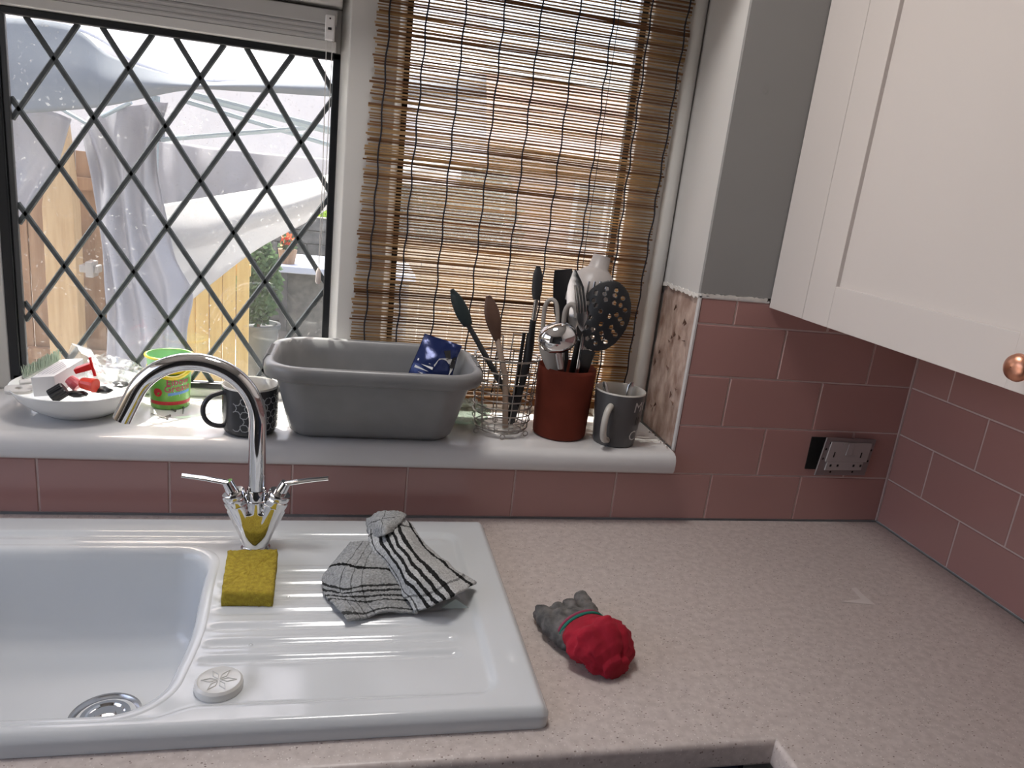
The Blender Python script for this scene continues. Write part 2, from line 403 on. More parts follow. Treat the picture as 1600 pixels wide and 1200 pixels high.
tr = thing('trim_1', (XR, 0, ZS), 'thin white edging strip round the end of the pink tiles', kind='structure')
m = MB(); m.box(XR + 0.0005, XR + 0.004, -0.0012, 0.0078, ZS - 0.002, ZTOP + 0.003); m.box(XR + 0.0005, -0.355, -0.0012, 0.0078, ZTOP, ZTOP + 0.0032)
m.build('tile_edging', mat('white_edging', (0.66, 0.64, 0.63, 1), 0.35), tr)

# other walls, floor and ceiling of the room behind the camera
fl = thing('floor', (0, 0, -0.92), 'plain grey kitchen floor', kind='structure')
MB().box(-3.2, 0.12, -3.3, 0.30, -1.0, -0.92).build('boards', mat('grey_vinyl', (0.10, 0.095, 0.09, 1), 0.5, var=0.1, scale=6), fl)
ce = thing('ceiling', (0, 0, 1.5), 'white kitchen ceiling', kind='structure')
MB().box(-3.2, 0.12, -3.3, 0.30, 1.5, 1.56).build('plasterboard', M_wall, ce)
wl_ = thing('wall_left', (-2.6, 0, 0), 'left hand kitchen wall with an added opening for fill light', kind='structure')
MB().box(-2.7, -2.6, -0.10, 0.30, -0.95, 1.55).box(-2.7, -2.6, -3.4, -1.9, -0.95, 1.55).box(-2.7, -2.6, -1.9, -0.10, 1.3, 1.55).build('masonry', M_wall, wl_)  # unseen doorway opening, added to let fill light into the room
wq = thing('wall_rear', (0, -3.3, 0), 'plain rear wall of the kitchen', kind='structure')
MB().box(-3.3, 0.12, -3.4, -3.3, -0.95, 1.55).build('masonry', mat('dark_room_emulsion', (0.07, 0.07, 0.075, 1), 0.8), wq)  # unseen wall coloured dark to deepen reflections and cut fill light
ev = thing('trim_2', (-1.2, 0.4, 1.5), 'unseen eaves and gutter added above the window to block sun', kind='structure')
MB().box(-3.4, 1.5, 0.30, 0.44, 1.48, 1.56).build('sun_block_soffit', M_upvc, ev)  # unseen overhang, added to keep direct sun off the worktop and sink
MB().tube([(-3.4, 0.43, 1.50), (1.5, 0.43, 1.50)], 0.05, 14).build('sun_block_gutter', M_upvc, ev, smooth=True)

cl = thing('added_fill_light', (-1.10, -0.21, 1.44), 'round white fill light added unseen above the sink and worktop', 'fill light')
MB().lathe([(0.19, 0.058), (0.20, 0.045), (0.20, 0.0), (0.188, -0.004), (0.185, 0.004), (0.0005, 0.006)], (-1.10, -0.21, 1.44), 48).build('fill_lamp_shade', M_upvc, cl, smooth=True)
lamp_d = bpy.data.lights.new('fill_lamp_disc', 'AREA'); lamp_d.shape = 'DISK'; lamp_d.size = 0.34; lamp_d.energy = 2.9; lamp_d.color = (0.99, 0.95, 0.92)  # added lamp out of view, lifts the room against the window
lamp = bpy.data.objects.new('fill_lamp_disc', lamp_d); COL.objects.link(lamp); lamp.parent = cl; lamp.location = (0, 0, -0.002)

# sill --------------------------------------------------------------------
ws = thing('window_sill', (-1.2, 0.08, 0.108), 'deep white gloss window sill with a rounded front nose', kind='structure')
prof = [(0.215, 0.108), (-0.020, 0.108), (-0.026, 0.111), (-0.030, 0.117), (-0.031, 0.128), (-0.030, 0.138), (-0.026, 0.145), (-0.018, 0.149), (-0.008, 0.150), (0.215, 0.150)]
MB().prism(prof, 'x', -2.2, XR - 0.004).build('board', M_sill, ws, smooth=True, angle=50)

# window ------------------------------------------------------------------
YF = 0.172       # room face of the fixed frame
YS = 0.205       # room face of the opening sash / glazing
GL, GR, GB, GT = -1.712, -1.158, 0.168, 0.797
w1 = thing('window_1', (-1.43, 0.21, ZS), 'white framed window with diamond leaded glass above the sink', kind='structure')
m = MB()
m.box(WIN_L, -1.715, YS, 0.26, ZS, WIN_T)                      # left upright
m.box(-1.715, -1.158, YS, 0.26, ZS, GB)                        # bottom rail
m.box(-1.715, -1.158, YF, 0.26, 0.868, WIN_T)                  # head
m.box(-1.715, -1.158, YS, 0.26, 0.795, 0.868)
m.build('fixed_frame', M_upvc, w1, bevel=0.003)
m = MB()
m.prism([(-1.158, YS), (-1.143, YF), (-1.060, YF), (-1.046, YS), (-1.046, 0.26), (-1.158, 0.26)], 'z', ZS, WIN_T)
m.build('mullion', M_upvc, w1, bevel=0.002)
g = 0.013
m = MB(); m.box(GL - .004, GL + g, YS - .002, YS + .012, GB, GT); m.box(GR - g, GR, YS - .002, YS + .012, GB, GT)
m.box(GL, GR, YS - .002, YS + .012, GB, GB + .011); m.box(GL, GR, YS - .002, YS + .012, GT - .012, GT)
m.build('gasket', M_gasket, w1, bevel=0.002)
m = MB(); m.box(GL + g, GL + g + .010, YS + .003, YS + .012, GB + .01, GT - .01); m.build('glazing_bead', mat('dark_glazing_bead', (0.06, 0.062, 0.065, 1), 0.3), w1, bevel=0.002)
m = MB(); m.box(GL, GR, 0.2165, 0.2205, GB, GT); m.build('glass_pane', M_glass, w1)
# lead strips: nodes every PX across, rows every PZ
S = (0.2155 - CAM[1]) / (0.185 - CAM[1])
PX, PZ = 0.1118 * S, 0.1695 * S
X0 = CAM[0] + (-1.611 - CAM[0]) * S; Z0 = CAM[2] + (0.725 - CAM[2]) * S
x0, x1, z0, z1 = GL + g + .009, GR - g + .003, GB + .009, GT - .010
sl = PZ / PX
for sgn in (1, -1):
    for k in range(-12, 14):
        # line through (X0 + k*PX, Z0) with slope sgn*sl
        xa, za = X0 + k * PX, Z0
        pts = []
        for X in (x0, x1):
            z = za + sgn * sl * (X - xa)
            if z0 <= z <= z1: pts.append((X, z))
        for Z in (z0, z1):
            X = xa + (Z - za) / (sgn * sl)
            if x0 <= X <= x1: pts.append((X, Z))
        if len(pts) < 2: continue
        pts.sort(); (ax, az), (bx, bz) = pts[0], pts[-1]
        L_ = math.hypot(bx - ax, bz - az)
        if L_ < 0.02: continue
        ux, uz = (bx - ax) / L_, (bz - az) / L_; nx, nz = -uz, ux; hw = 0.0049
        m = MB(); yb, yt = 0.2163, 0.2138
        ring = lambda X, Z: [Vector((X - nx * hw, yb, Z - nz * hw)), Vector((X - nx * hw * .6, yt, Z - nz * hw * .6)), Vector((X + nx * hw * .6, yt, Z + nz * hw * .6)), Vector((X + nx * hw, yb, Z + nz * hw))]
        m.loft([ring(ax, az), ring(bx, bz)])
        m.build('lead_strip', M_lead, w1)
# window behind the bamboo blind
w2 = thing('window_2', (-0.83, 0.21, ZS), 'white framed window behind the bamboo blind', kind='structure')
m = MB(); m.box(-1.046, -0.600, YS, 0.26, ZS, 0.19); m.box(-0.600, XR, YF, 0.26, ZS, WIN_T); m.box(-1.046, -0.600, YS, 0.26, 0.985, WIN_T)
m.build('fixed_frame', M_upvc, w2, bevel=0.003)
m = MB(); m.tube([(-0.513, 0.174, ZS), (-0.513, 0.174, WIN_T)], 0.0155, 16); m.build('rounded_bead', M_upvc, w2, smooth=True)
m = MB(); m.box(-1.046, -1.036, YS - .002, YS + .012, .19, 0.985); m.box(-0.612, -0.600, YS - .002, YS + .012, .19, 0.985); m.box(-1.046, -.6, YS - .002, YS + .012, .19, .2); m.build('gasket', M_gasket, w2)
m = MB(); m.box(-1.046, -.60, 0.2165, 0.2205, .19, 0.985); m.build('glass_pane', mat_glass('hazy_window_glass', 0.5, 0.05, 0.16), w2)

# pleated blind folded up on the left sash
pb = thing('pleated_blind', (-1.43, 0.20, 0.80), 'pale grey pleated blind folded up at the top of the leaded window', 'window blind')
YB = 0.186
M_blindgrey = mat('pale_grey_blind', (0.50, 0.49, 0.475, 1), 0.6, var=0.03, scale=8)
m = MB(); m.box(-1.712, -1.166, YB - .006, YS - .001, 0.838, 0.862); m.build('headrail', M_blindgrey, pb, bevel=0.002)
for k in range(3):
    z = 0.8130 + k * 0.0083
    m = MB(); m.prism([(YB - .002, z), (YB - .004, z + .0041), (YB - .002, z + .0078), (YS - .001, z + .0078), (YS - .001, z)], 'x', -1.710, -1.172); m.build('pleat', M_blindgrey, pb)
m = MB(); m.box(-1.712, -1.166, YB - .003, YS - .001, 0.797, 0.8125); m.build('bottom_rail', M_upvc, pb, bevel=0.0015)
c = at(516, 55, 0.172)
m = MB(); m.box(c.x - .009, c.x + .007, 0.168, 0.186, 0.812, 0.852); o = m.build('cord_bracket', mat('clear_white_plastic', (0.8, 0.78, 0.77, 1), 0.3), pb, bevel=0.002)
m = MB(); m.box(c.x - .004, c.x + .002, 0.1672, 0.168, 0.828, 0.832); m.tube([(c.x - .001, .1672, .846), (c.x - .001, .1682, .846)], .0015, 8); m.build('bracket_slot', M_gasket, o)
for dx in (-.006, .004):
    pts = [Vector((c.x + dx, .174, .813)), Vector((c.x + dx * .6, .174, .6)), Vector((c.x - .004, .172, .42))]
    MB().tube(pts, 0.0008, 6).build('pull_cord', M_upvc, pb)
MB().lathe([(0.0012, .03), (0.004, .024), (0.0055, .004), (0.003, 0)], (c.x - .004, .172, .392), 12, cap0=True, cap1=True).build('cord_tassel', mat('clear_tassel', (.7, .62, .58, 1), .3), pb, smooth=True)

# ================================================================== LARGE THINGS
# worktop ------------------------------------------------------------------
XI, YI = -0.595, -0.590
wt = thing('worktop', (-0.9, -0.3, -0.038), 'L shaped cream speckled laminate worktop', 'worktop')
xs = [-2.6, -1.885, -0.895, XI, -0.0005]; ys = [-0.0005, -0.085, -0.525, YI, -2.0]
me = bpy.data.meshes.new('slab'); bm = bmesh.new(); vd = {}
def V(i, j):
    if (i, j) not in vd: vd[(i, j)] = bm.verts.new((xs[i], ys[j], 0))
    return vd[(i, j)]
for i in range(4):
    for j in range(4):
        if i == 1 and j == 1: continue
        if j == 3 and i < 3: continue
        bm.faces.new((V(i, j), V(i, j + 1), V(i + 1, j + 1), V(i + 1, j)))
ex = bmesh.ops.extrude_face_region(bm, geom=bm.faces[:])
for v in [v for v in ex['geom'] if isinstance(v, bmesh.types.BMVert)]: v.co.z -= 0.038
bmesh.ops.recalc_face_normals(bm, faces=bm.faces)
def fe(e):
    a, b = e.verts
    if abs(a.co.z - b.co.z) > 1e-5: return False
    return (abs(a.co.y - YI) < 1e-5 and abs(b.co.y - YI) < 1e-5 and max(a.co.x, b.co.x) <= XI + 1e-5) or (abs(a.co.x - XI) < 1e-5 and abs(b.co.x - XI) < 1e-5 and max(a.co.y, b.co.y) <= YI + 1e-5)
bmesh.ops.bevel(bm, geom=[e for e in bm.edges if fe(e)], offset=0.008, segments=4, affect='EDGES', profile=0.5)
for f in bm.faces: f.smooth = True
for e in bm.edges:
    if len(e.link_faces) == 2 and e.calc_face_angle(0) > R(40): e.smooth = False
bm.to_mesh(me); bm.free(); me.materials.append(M_work)
o = bpy.data.objects.new('slab', me); COL.objects.link(o); o.parent = wt; o.location = -ORG[wt.name]
# translucent sticker residue on the worktop
m = MB(); q = [atz(1310, 940, 0.0006), atz(1368, 945, 0.0006), atz(1352, 932, 0.0006), atz(1338, 918, 0.0006), atz(1330, 919, 0.0006), atz(1345, 936, .0006)]
m.add([q[0], q[1], q[2], q[5]], [(0, 1, 2, 3)]); m.add([q[2], q[3], q[4], q[5]], [(0, 1, 2, 3)]); m.build('sticker_residue', mat('pale_residue', (0.66, 0.60, 0.57, 1), 0.5), wt)
m = MB(); cs = thing('base_cabinet', (-1.6, -0.3, -0.9), 'dark navy base cabinet under the sink run of worktop', 'cabinet')
for x0, x1 in ((-2.6, -2.0), (-2.0, -1.4), (-1.4, -0.8)): pass
MB().box(-1.9, -0.60, -0.55, -0.53, -0.9, -0.04).build('front_panel', mat('navy_front', (0.03, 0.035, 0.06, 1), 0.4), cs)
MB().box(-1.9, -0.62, -0.568, -0.551, -0.80, -0.045).build('door', mat('navy_front', (0.03, 0.035, 0.06, 1), 0.4), cs, bevel=.002)
cs2 = thing('base_cabinet', (-0.3, -1.2, -0.9), 'dark navy base cabinet under the short arm of worktop', 'cabinet')
MB().box(-0.555, -0.535, -2.0, -0.60, -0.9, -0.04).build('front_panel', MATS['navy_front'], cs2)
MB().box(-0.572, -0.556, -2.0, -0.62, -0.80, -0.045).build('door', MATS['navy_front'], cs2, bevel=.002)

# wall cabinet ---------------------------------------------------------------
XC = -0.355; ZC = 0.4395
wc = thing('wall_cabinet', (-0.18, -0.4, ZC), 'cashmere painted shaker wall cabinet with a copper knob', 'cabinet')
m = MB(); m.box(XC + 0.060, -0.0085, -1.3, -0.0015, ZC + 0.001, 1.3); m.build('carcass', M_cab, wc, bevel=.001)
m = MB(); m.box(XC + 0.001, XC + 0.0595, -0.1080, -0.0015, ZC, 1.3); m.build('filler_strip', M_cab, wc, bevel=.001)
def shaker(y0, y1):
    d = thing('door', (XC, (y0 + y1) / 2, ZC), None); d.parent = wc; d.location = Vector((XC, (y0 + y1) / 2, ZC)) - ORG[wc.name]
    st = 0.071
    MB().box(XC, XC + .020, y0, y0 + st, ZC, 1.25).build('stile', M_cab, d, bevel=.0008)
    MB().box(XC, XC + .020, y1 - st, y1, ZC, 1.25).build('stile', M_cab, d, bevel=.0008)
    MB().box(XC + .0004, XC + .020, y0 + st, y1 - st, ZC, ZC + .068).build('rail', M_cab, d, bevel=.0008)
    MB().box(XC + .0004, XC + .020, y0 + st, y1 - st, 1.18, 1.25).build('rail', M_cab, d, bevel=.0008)
    MB().box(XC + .007, XC + .018, y0 + st - .002, y1 - st + .002, ZC + .066, 1.182).build('panel', M_cab, d)
    return d
shaker(-0.605, -0.1105); shaker(-1.10, -0.608)
kc = Vector((XC, -0.565, 0.472))
m = MB(); Mx = frame_mat(kc, (-1, 0, 0), (0, 0, 1)); m.lathe([(0.006, 0), (0.0055, .010), (0.009, .013), (0.0148, .018), (0.0165, .024), (0.0145, .029), (0.008, .0325), (0.0005, .0335)], (0, 0, 0), 28, Mx)
m.build('knob', M_copper, wc, smooth=True, angle=60, label='round copper knob')

# sink ----------------------------------------------------------------------
sk = thing('inset_sink', (-1.38, -0.3, 0.0), 'white ceramic inset sink with a ribbed drainer', 'sink')
SX0, SX1, SY0, SY1, SZ = -1.90, -0.868, -0.549, -0.055, 0.025
nx_, ny_ = 400, 210
X = np.linspace(SX0, SX1, nx_)[None, :]; Yg = np.linspace(SY0, SY1, ny_)[:, None]
def sst(a, b, v):
    t = np.clip((v - a) / (b - a), 0, 1); return t * t * (3 - 2 * t)
# distance from the outer edge with rounded corners
def rbox(x, y, cx, cy, hx, hy, r):
    qx, qy = np.abs(x - cx) - hx + r, np.abs(y - cy) - hy + r
    return -(np.minimum(np.maximum(qx, qy), 0) + np.hypot(np.maximum(qx, 0), np.maximum(qy, 0)) - r)
d = rbox(X, Yg, (SX0 + SX1) / 2, (SY0 + SY1) / 2, (SX1 - SX0) / 2, (SY1 - SY0) / 2, 0.012)
Zs = np.full((ny_, nx_), SZ)
Zs -= 0.010 * (1 - np.clip(d / 0.011, 0, 1)) ** 2                       # rolled outer edge
Ye = Yg + 0.017 * (1 - sst(-1.31, -1.26, X)) * (Yg < -0.4)
e = rbox(X, Ye, (SX0 + SX1) / 2, (-0.517 - 0.103) / 2, (SX1 - SX0) / 2 - 0.052, (0.517 - 0.103) / 2, 0.03)
Zs -= 0.0055 * sst(0, 0.013, e)                                         # drainer recess inside the rim
Zs += 0.0022 * np.exp(-((Yg + 0.128) / 0.007) ** 2) * sst(-1.88, -1.86, X) * (1 - sst(-0.955, -0.94, X))
yr = [-0.222, -0.257, -0.291, -0.326, -0.361, -0.396, -0.430]
for q in yr:
    xl = -1.279
    win = sst(xl - .006, xl + .018, X) * (1 - sst(-0.972, -0.955, X))
    Zs -= 0.0030 * np.exp(-((Yg - q) / 0.0052) ** 2) * win
    Zs += 0.0014 * np.exp(-((Yg - q - .011) / 0.005) ** 2) * win
pl = rbox(X, Yg, -1.12, -0.478, 0.175, 0.030, 0.02)
bowl = rbox(X, Yg, -1.585, -0.333, 0.281, 0.180, 0.055)
bow = X - (-1.304 + 0.012 * np.cos((Yg + 0.36) / 0.16 * 1.4))
bd = bowl + 0.010 * np.exp(-((Yg + .37) / .1) ** 2) * (X > -1.42)
Zs -= 0.0030 * sst(-0.012, -0.002, bd)
vs = []
for j in range(ny_):
    for i in range(nx_):
        x_, y_ = float(X[0, i]), float(Yg[j, 0])
        if d[j, i] < 0:
            qx, qy = (SX1 - .012 if x_ > -1.3 else SX0 + .012), (SY0 + .012 if y_ < -.3 else SY1 - .012)
            h_ = math.hypot(x_ - qx, y_ - qy); x_, y_ = qx + (x_ - qx) / h_ * .012, qy + (y_ - qy) / h_ * .012
        vs.append((x_, y_, float(Zs[j, i])))
fs = [(j * nx_ + i, j * nx_ + i + 1, (j + 1) * nx_ + i + 1, (j + 1) * nx_ + i) for j in range(ny_ - 1) for i in range(nx_ - 1) if min(bd[j, i], bd[j + 1, i], bd[j, i + 1], bd[j + 1, i + 1]) < -0.005]
bnd = [i for i in range(nx_)] + [j * nx_ + nx_ - 1 for j in range(1, ny_)] + [(ny_ - 1) * nx_ + i for i in range(nx_ - 2, -1, -1)] + [j * nx_ for j in range(ny_ - 2, 0, -1)]
b0 = len(vs); cx_, cy_ = (SX0 + SX1) / 2, (SY0 + SY1) / 2
for i in bnd: vs.append((vs[i][0], vs[i][1], 0.0006))
nb = len(bnd)
fs += [(bnd[k], b0 + k, b0 + (k + 1) % nb, bnd[(k + 1) % nb]) for k in range(nb)]
m = MB(); m.add(vs, fs)
def bring(off, z):
    out = []
    hx, hy = .281 - off, .180 - off; r = min(max(.055 - off * .6, .02), hy * .95)
    for (qx, qy, a0) in ((1, 1, 0), (-1, 1, 90), (-1, -1, 180), (1, -1, 270)):
        for k in range(14):
            a = R(a0 + 90 * k / 13); out.append([qx * (hx - r) + r * math.cos(a), qy * (hy - r) + r * math.sin(a)])
        if (qx, qy) == (1, -1):
            for k in range(1, 24): out.append([hx, -(hy - r) + 2 * (hy - r) * k / 24])
    return [Vector((-1.585 + px + (0.010 * math.exp(-((py + .037) / .1) ** 2) if px > 0 else 0) * min(1, max(0, px / .28)), -.333 + py, z)) for px, py in out]
zd = SZ - .0055
m.loft([bring(o_, zd + z_) for o_, z_ in ((-.016, -.0015), (-.013, .0002), (-.009, .0006), (-.004, -.0004), (0, -.003), (.003, -.008), (.0055, -.018), (.009, -.060), (.014, -.110), (.020, -.134), (.030, -.146), (.045, -.1505), (.08, -.152), (.14, -.153), (.172, -.1532))], cap0=False)
m.build('ceramic_body', M_ceramic, sk, smooth=True, angle=60)
wz = zd - .153
wc_ = (-1.412, -0.333, wz + 0.0022)
m = MB(); m.lathe([(0.045, 0), (0.0445, .0025), (0.041, .003), (0.037, -.002), (0.036, -.006)], wc_, 40); w_ = m.build('waste_ring', M_steel, sk, smooth=True)
m = MB(); m.lathe([(0.036, -.004), (0.030, -.0055), (0.0005, -.0058)], wc_, 36); m.build('waste_cup', M_dark, w_, smooth=True)
m = MB(); m.lathe([(0.031, -.003), (0.0305, .002), (0.024, .003), (0.022, .0005), (0.014, .0008), (0.012, .004), (0.004, .0055), (0.0004, .0055)], wc_, 36); m.build('basket_strainer', M_chrome, w_, smooth=True)
pc = atz(342, 1072, 0.021); pcz = SZ - .0055
m = MB(); m.lathe([(0.0265, 0), (0.0268, .003), (0.0262, .008), (0.0235, .0105), (0.0215, .0098), (0.0005, .0098)], (pc.x, pc.y, pcz), 40); cap = m.build('tap_hole_cap', mat('white_cap_plastic', (0.68, 0.68, 0.66, 1), 0.14), sk, smooth=True, label='round white cap with a star relief')
m = MB()
for k in range(6):
    a = k * math.pi / 3; p = [Vector((pc.x + r * math.cos(a + da), pc.y + r * math.sin(a + da), pcz + .0100)) for r, da in ((.002, 0), (.010, .32), (.019, 0), (.010, -.32))]
    m.tube(p, 0.0007, 6, closed=True)
m.build('cap_relief', MATS['white_cap_plastic'], cap, smooth=True)
for k, (px, py) in enumerate([(450, 933), (392, 1008), (690, 905)]):
    p = atz(px, py, .020); MB().lathe([(0.003, -.0008), (0.0028, .0006), (0.0016, .0016), (0.0002, .002)], tuple(p), 14).build('water_drop', M_clear, sk, smooth=True)

# mixer tap -----------------------------------------------------------------
TX, TY, TZ = -1.2455, -0.150, SZ - 0.0055
tp = thing('mixer_tap', (TX, TY, TZ), 'chrome swan neck mixer tap with two blade levers', 'tap')
m = MB()
m.tube([(TX, TY, TZ + .003), (TX, TY, TZ + .03), (TX, TY, TZ + .085)], [.0175, .0165, .0155], 24)
for sg_ in (-1, 1):
    m.tube([(TX + sg_ * .002, TY, TZ + .006), (TX + sg_ * .014, TY, TZ + .044), (TX + sg_ * .0275, TY, TZ + .078)], [.0165, .0172, .0182], 24)
m.loft([[Vector((TX + (.0165 + .0275 * t_) * math.copysign(abs(math.cos(a_)) ** .8, math.cos(a_)), TY + .0158 * math.sin(a_), TZ + .004 + .060 * t_)) for a_ in [2 * math.pi * k / 36 for k in range(36)]] for t_ in [i / 8 for i in range(9)]])
tb_o = m.build('body', M_chrome, tp, smooth=True, angle=0)
md = tb_o.modifiers.new('remesh', 'REMESH'); md.mode = 'VOXEL'; md.voxel_size = .0014; md.use_smooth_shade = True
sm_ = tb_o.modifiers.new('smooth', 'SMOOTH'); sm_.iterations = 12; sm_.factor = .5
MB().lathe([(0.022, 0), (0.022, .003), (0.019, .0055), (0.017, .006)], (TX, TY, TZ), 32, cap0=True).build('base_flange', M_chrome, tp, smooth=True)
MB().lathe([(0.0145, .06), (0.0145, .098), (0.0138, .100)], (TX, TY, TZ), 32).build('spout_collar', M_chrome, tp, smooth=True)
rad = 0.088; zc = 0.228
path = [Vector((TX, TY, TZ + .075)), Vector((TX, TY, .16)), Vector((TX, TY, .20))] + arc((TX - rad, TY, zc), rad, 0, 158, 34)
dlast = (path[-1] - path[-2]).normalized(); path.append(path[-1] + dlast * .040)
m = MB(); m.tube(path, 0.0128, 28, up=(0, 1, 0)); sp = m.build('spout', M_chrome, tp, smooth=True)
m = MB(); m.tube([path[-1] - dlast * .001, path[-1] + dlast * .0004], .0095, 20); m.build('aerator', M_dark, sp)
for s in (-1, 1):
    ax = Vector((s * 0.40, 0, 0.92)).normalized(); base = Vector((TX + s * .0265, TY, TZ + .0755))
    Mx = frame_mat(base, ax, (0, 1, 0))
    MB().lathe([(0.0182, 0), (0.0188, .002), (0.0188, .010), (0.0172, .0112), (0.0172, .0120), (0.0176, .0126), (0.0176, .0195), (0.0160, .0215), (0.0005, .0215)], (0, 0, 0), 32, Mx).build('valve_collar', M_chrome, tp, smooth=True)
    hub = base + ax * .021; e1 = hub + Vector((s * .42, 0, .9)) * .019; tip = Vector((TX + s * .106, TY - .004, 0.1415))
    lv = MB(); lv.tube([hub, hub + ax * .006, e1], [.0092, .0090, .0078], 20)
    dd = (tip - e1).normalized()
    lv.tube([e1 - dd * .006 - Vector((0, 0, .002)), e1 + (tip - e1) * .5, tip], [.0072, .0064, .0056], 16, flat=.5)
    lv.build('lever', M_chrome, tp, smooth=True)

# ================================================================== BAMBOO BLIND
YBL = 0.156
bb = thing('bamboo_blind', (-0.83, YBL, 0.20), 'brown split bamboo roll up blind hanging over the right hand window', 'window blind')
M_reed = []
for k, (c, t) in enumerate([((0.46, 0.29, 0.15, 1), .45), ((0.56, 0.38, 0.20, 1), .5), ((0.36, 0.20, 0.10, 1), .4), ((0.62, 0.43, 0.24, 1), .5), ((0.24, 0.125, 0.065, 1), .3)]):
    M_reed.append(mat_cloth('split_reed_%d' % k, c, t, var=0.35, scale=40))
M_cord = mat('navy_black_cord', (0.012, 0.011, 0.018, 1), 0.8)
random.seed(21)
reeds = []
def reed_mesh(rv, material, length):
    n = 9; vs = []; fs = []
    ph, am = random.random() * 9, random.uniform(.0002, .0008)
    for i in range(n):
        x = (i / (n - 1) - .5) * length
        zo = am * math.sin(ph + i * 0.9) + 0.0005 * mnoise.noise((i * .8, ph, 3))
        yo = 0.0006 * math.sin(ph * 2 + i * 1.3); r = rv * random.uniform(.85, 1.12)
        vs += [(x, yo - .0007, zo - r), (x, yo - .0007, zo + r), (x, yo + .0007, zo + r), (x, yo + .0007, zo - r)]
    for i in range(n - 1):
        for k in range(4): fs.append((i * 4 + k, i * 4 + (k + 1) % 4, i * 4 + 4 + (k + 1) % 4, i * 4 + 4 + k))
    fs += [(0, 1, 2, 3), tuple(range(4 * n - 4, 4 * n))]
    me = bpy.data.meshes.new('slat'); me.from_pydata(vs, [], fs); me.materials.append(material); return me
for k in range(30): reeds.append(reed_mesh(random.choice([.0010, .0012, .0014, .0015, .0018]), M_reed[k % 5], 0.565 + random.uniform(-.004, .004)))
z = 0.196; nsl = 0
def bl_x(z):   # the blind hangs a little to the left at its foot
    t = (z - .24) / (.967 - .24); return (-0.836) + (-0.8135 + 0.836) * t
while z < 0.985:
    o = bpy.data.objects.new('slat', random.choice(reeds)); COL.objects.link(o); o.parent = bb
    tilt = random.uniform(-.0022, .0022) if random.random() < .8 else random.uniform(-.008, .008)
    o.location = Vector((bl_x(z) + random.uniform(-.003, .003), YBL + random.uniform(-.0006, .0006), z)) - ORG[bb.name]
    o.rotation_euler = (random.uniform(-.2, .2), tilt, 0); nsl += 1
    z += random.choice([.0040, .0046, .0051, .0056, .0062])
# thick bar part way up and at the foot
for zz in (0.390,):
    m = MB(); m.tube([(bl_x(zz) - .283, YBL - .002, zz + .001), (bl_x(zz), YBL - .002, zz), (bl_x(zz) + .283, YBL - .002, zz - .001)], .0019, 8); m.build('thick_slat', M_reed[4], bb)
m = MB(); m.box(bl_x(.19) - .283, bl_x(.19) + .283, YBL - .004, YBL + .003, .178, .193); m.build('bottom_bar', M_reed[2], bb, bevel=.001)
m = MB(); m.box(bl_x(.99) - .283, bl_x(.99) + .283, YBL - .004, YBL + .010, .988, 1.016); m.build('head_batten', M_reed[1], bb, bevel=.001)
top_x = [-1.077, -1.014, -.949, -.881, -.815, -.747, -.682, -.612, -.542]; bot_x = [-1.089, -1.028, -.962, -.892, -.828, -.758, -.689, -.613, -.551]
for k, (xt, xb) in enumerate(zip(top_x, bot_x)):
    pts = []
    for i in range(60):
        zz = 0.19 + i / 59 * (.99 - .19); t = (zz - .38) / (.93 - .38)
        pts.append((xb + (xt - xb) * t + 0.0016 * math.sin(i * 1.1 + k) + .0012 * mnoise.noise((i * .3, k, 0)), YBL - .0026 + .0004 * math.sin(i * 2.1), zz))
    MB().tube(pts, 0.0015, 5).build('woven_cord', M_cord, bb)
for k, dx in enumerate((0.0075,)):
    pts = [(bot_x[6] + .010 + (top_x[6] - bot_x[6] ) * ((zz - .38) / .55) - dx * .2, YBL - .006, zz) for zz in (.195, .4, .6, .8, .99)]
    MB().tube(pts, 0.0007, 5).build('lift_cord', M_cord, bb)

# ================================================================== THINGS ON THE SINK
# sponge
c1 = [atz(356, 859, .0415), atz(434, 857, .0415), atz(427, 927, .0415), atz(346, 926, .0415)]
sg = thing('sponge', tuple((c1[0] + c1[2]) / 2 * 1.0), 'yellow cellulose sponge at the foot of the tap', 'sponge')
ORG[sg.name].z = SZ - .006; sg.location.z = SZ - .006
a, b, c, d_ = c1
NU, NV = 26, 38
def spt(u, v, z): 
    p = (a * (1 - u) + b * u) * (1 - v) + (d_ * (1 - u) + c * u) * v; return Vector((p.x, p.y, z))
zt, zb = .0415, SZ - .0055
m = MB(); rings = []
prof = [(0.012, zb), (0.0, zb + .003), (-.004, (zb + zt) / 2), (0.0, zt - .003), (0.010, zt), (.06, zt), (.1, zt), (.15, zt), (.2, zt), (.25, zt), (.3, zt), (.35, zt), (.4, zt), (.45, zt), (.499, zt)]
peri = [(i / 22, 0) for i in range(22)] + [(1, i / 34) for i in range(34)] + [(1 - i / 22, 1) for i in range(22)] + [(0, 1 - i / 34) for i in range(34)]
for ins, z in prof:
    ring = []
    for (u, v) in peri:
        p = spt(.5 + (u - .5) * (1 - 2 * ins), .5 + (v - .5) * (1 - 2 * ins), z)
        n_ = mnoise.noise(p * 260) * .0016 + mnoise.noise(p * 70) * .0008
        ring.append(p + Vector((n_, n_ * .6, n_ if z > zb + .001 else 0)))
    rings.append(ring)
m.loft(rings)
M_sponge = mat('yellow_cellulose', (0.30, 0.215, 0.018, 1), 0.95, col2=(0.46, 0.36, 0.035, 1), scale=170, bump=1.0, bscale=420)
m.build('cellulose_block', M_sponge, sg, smooth=True, angle=0)
Mp = mat('dark_scour_pad', (0.05, 0.06, 0.03, 1), 0.95)
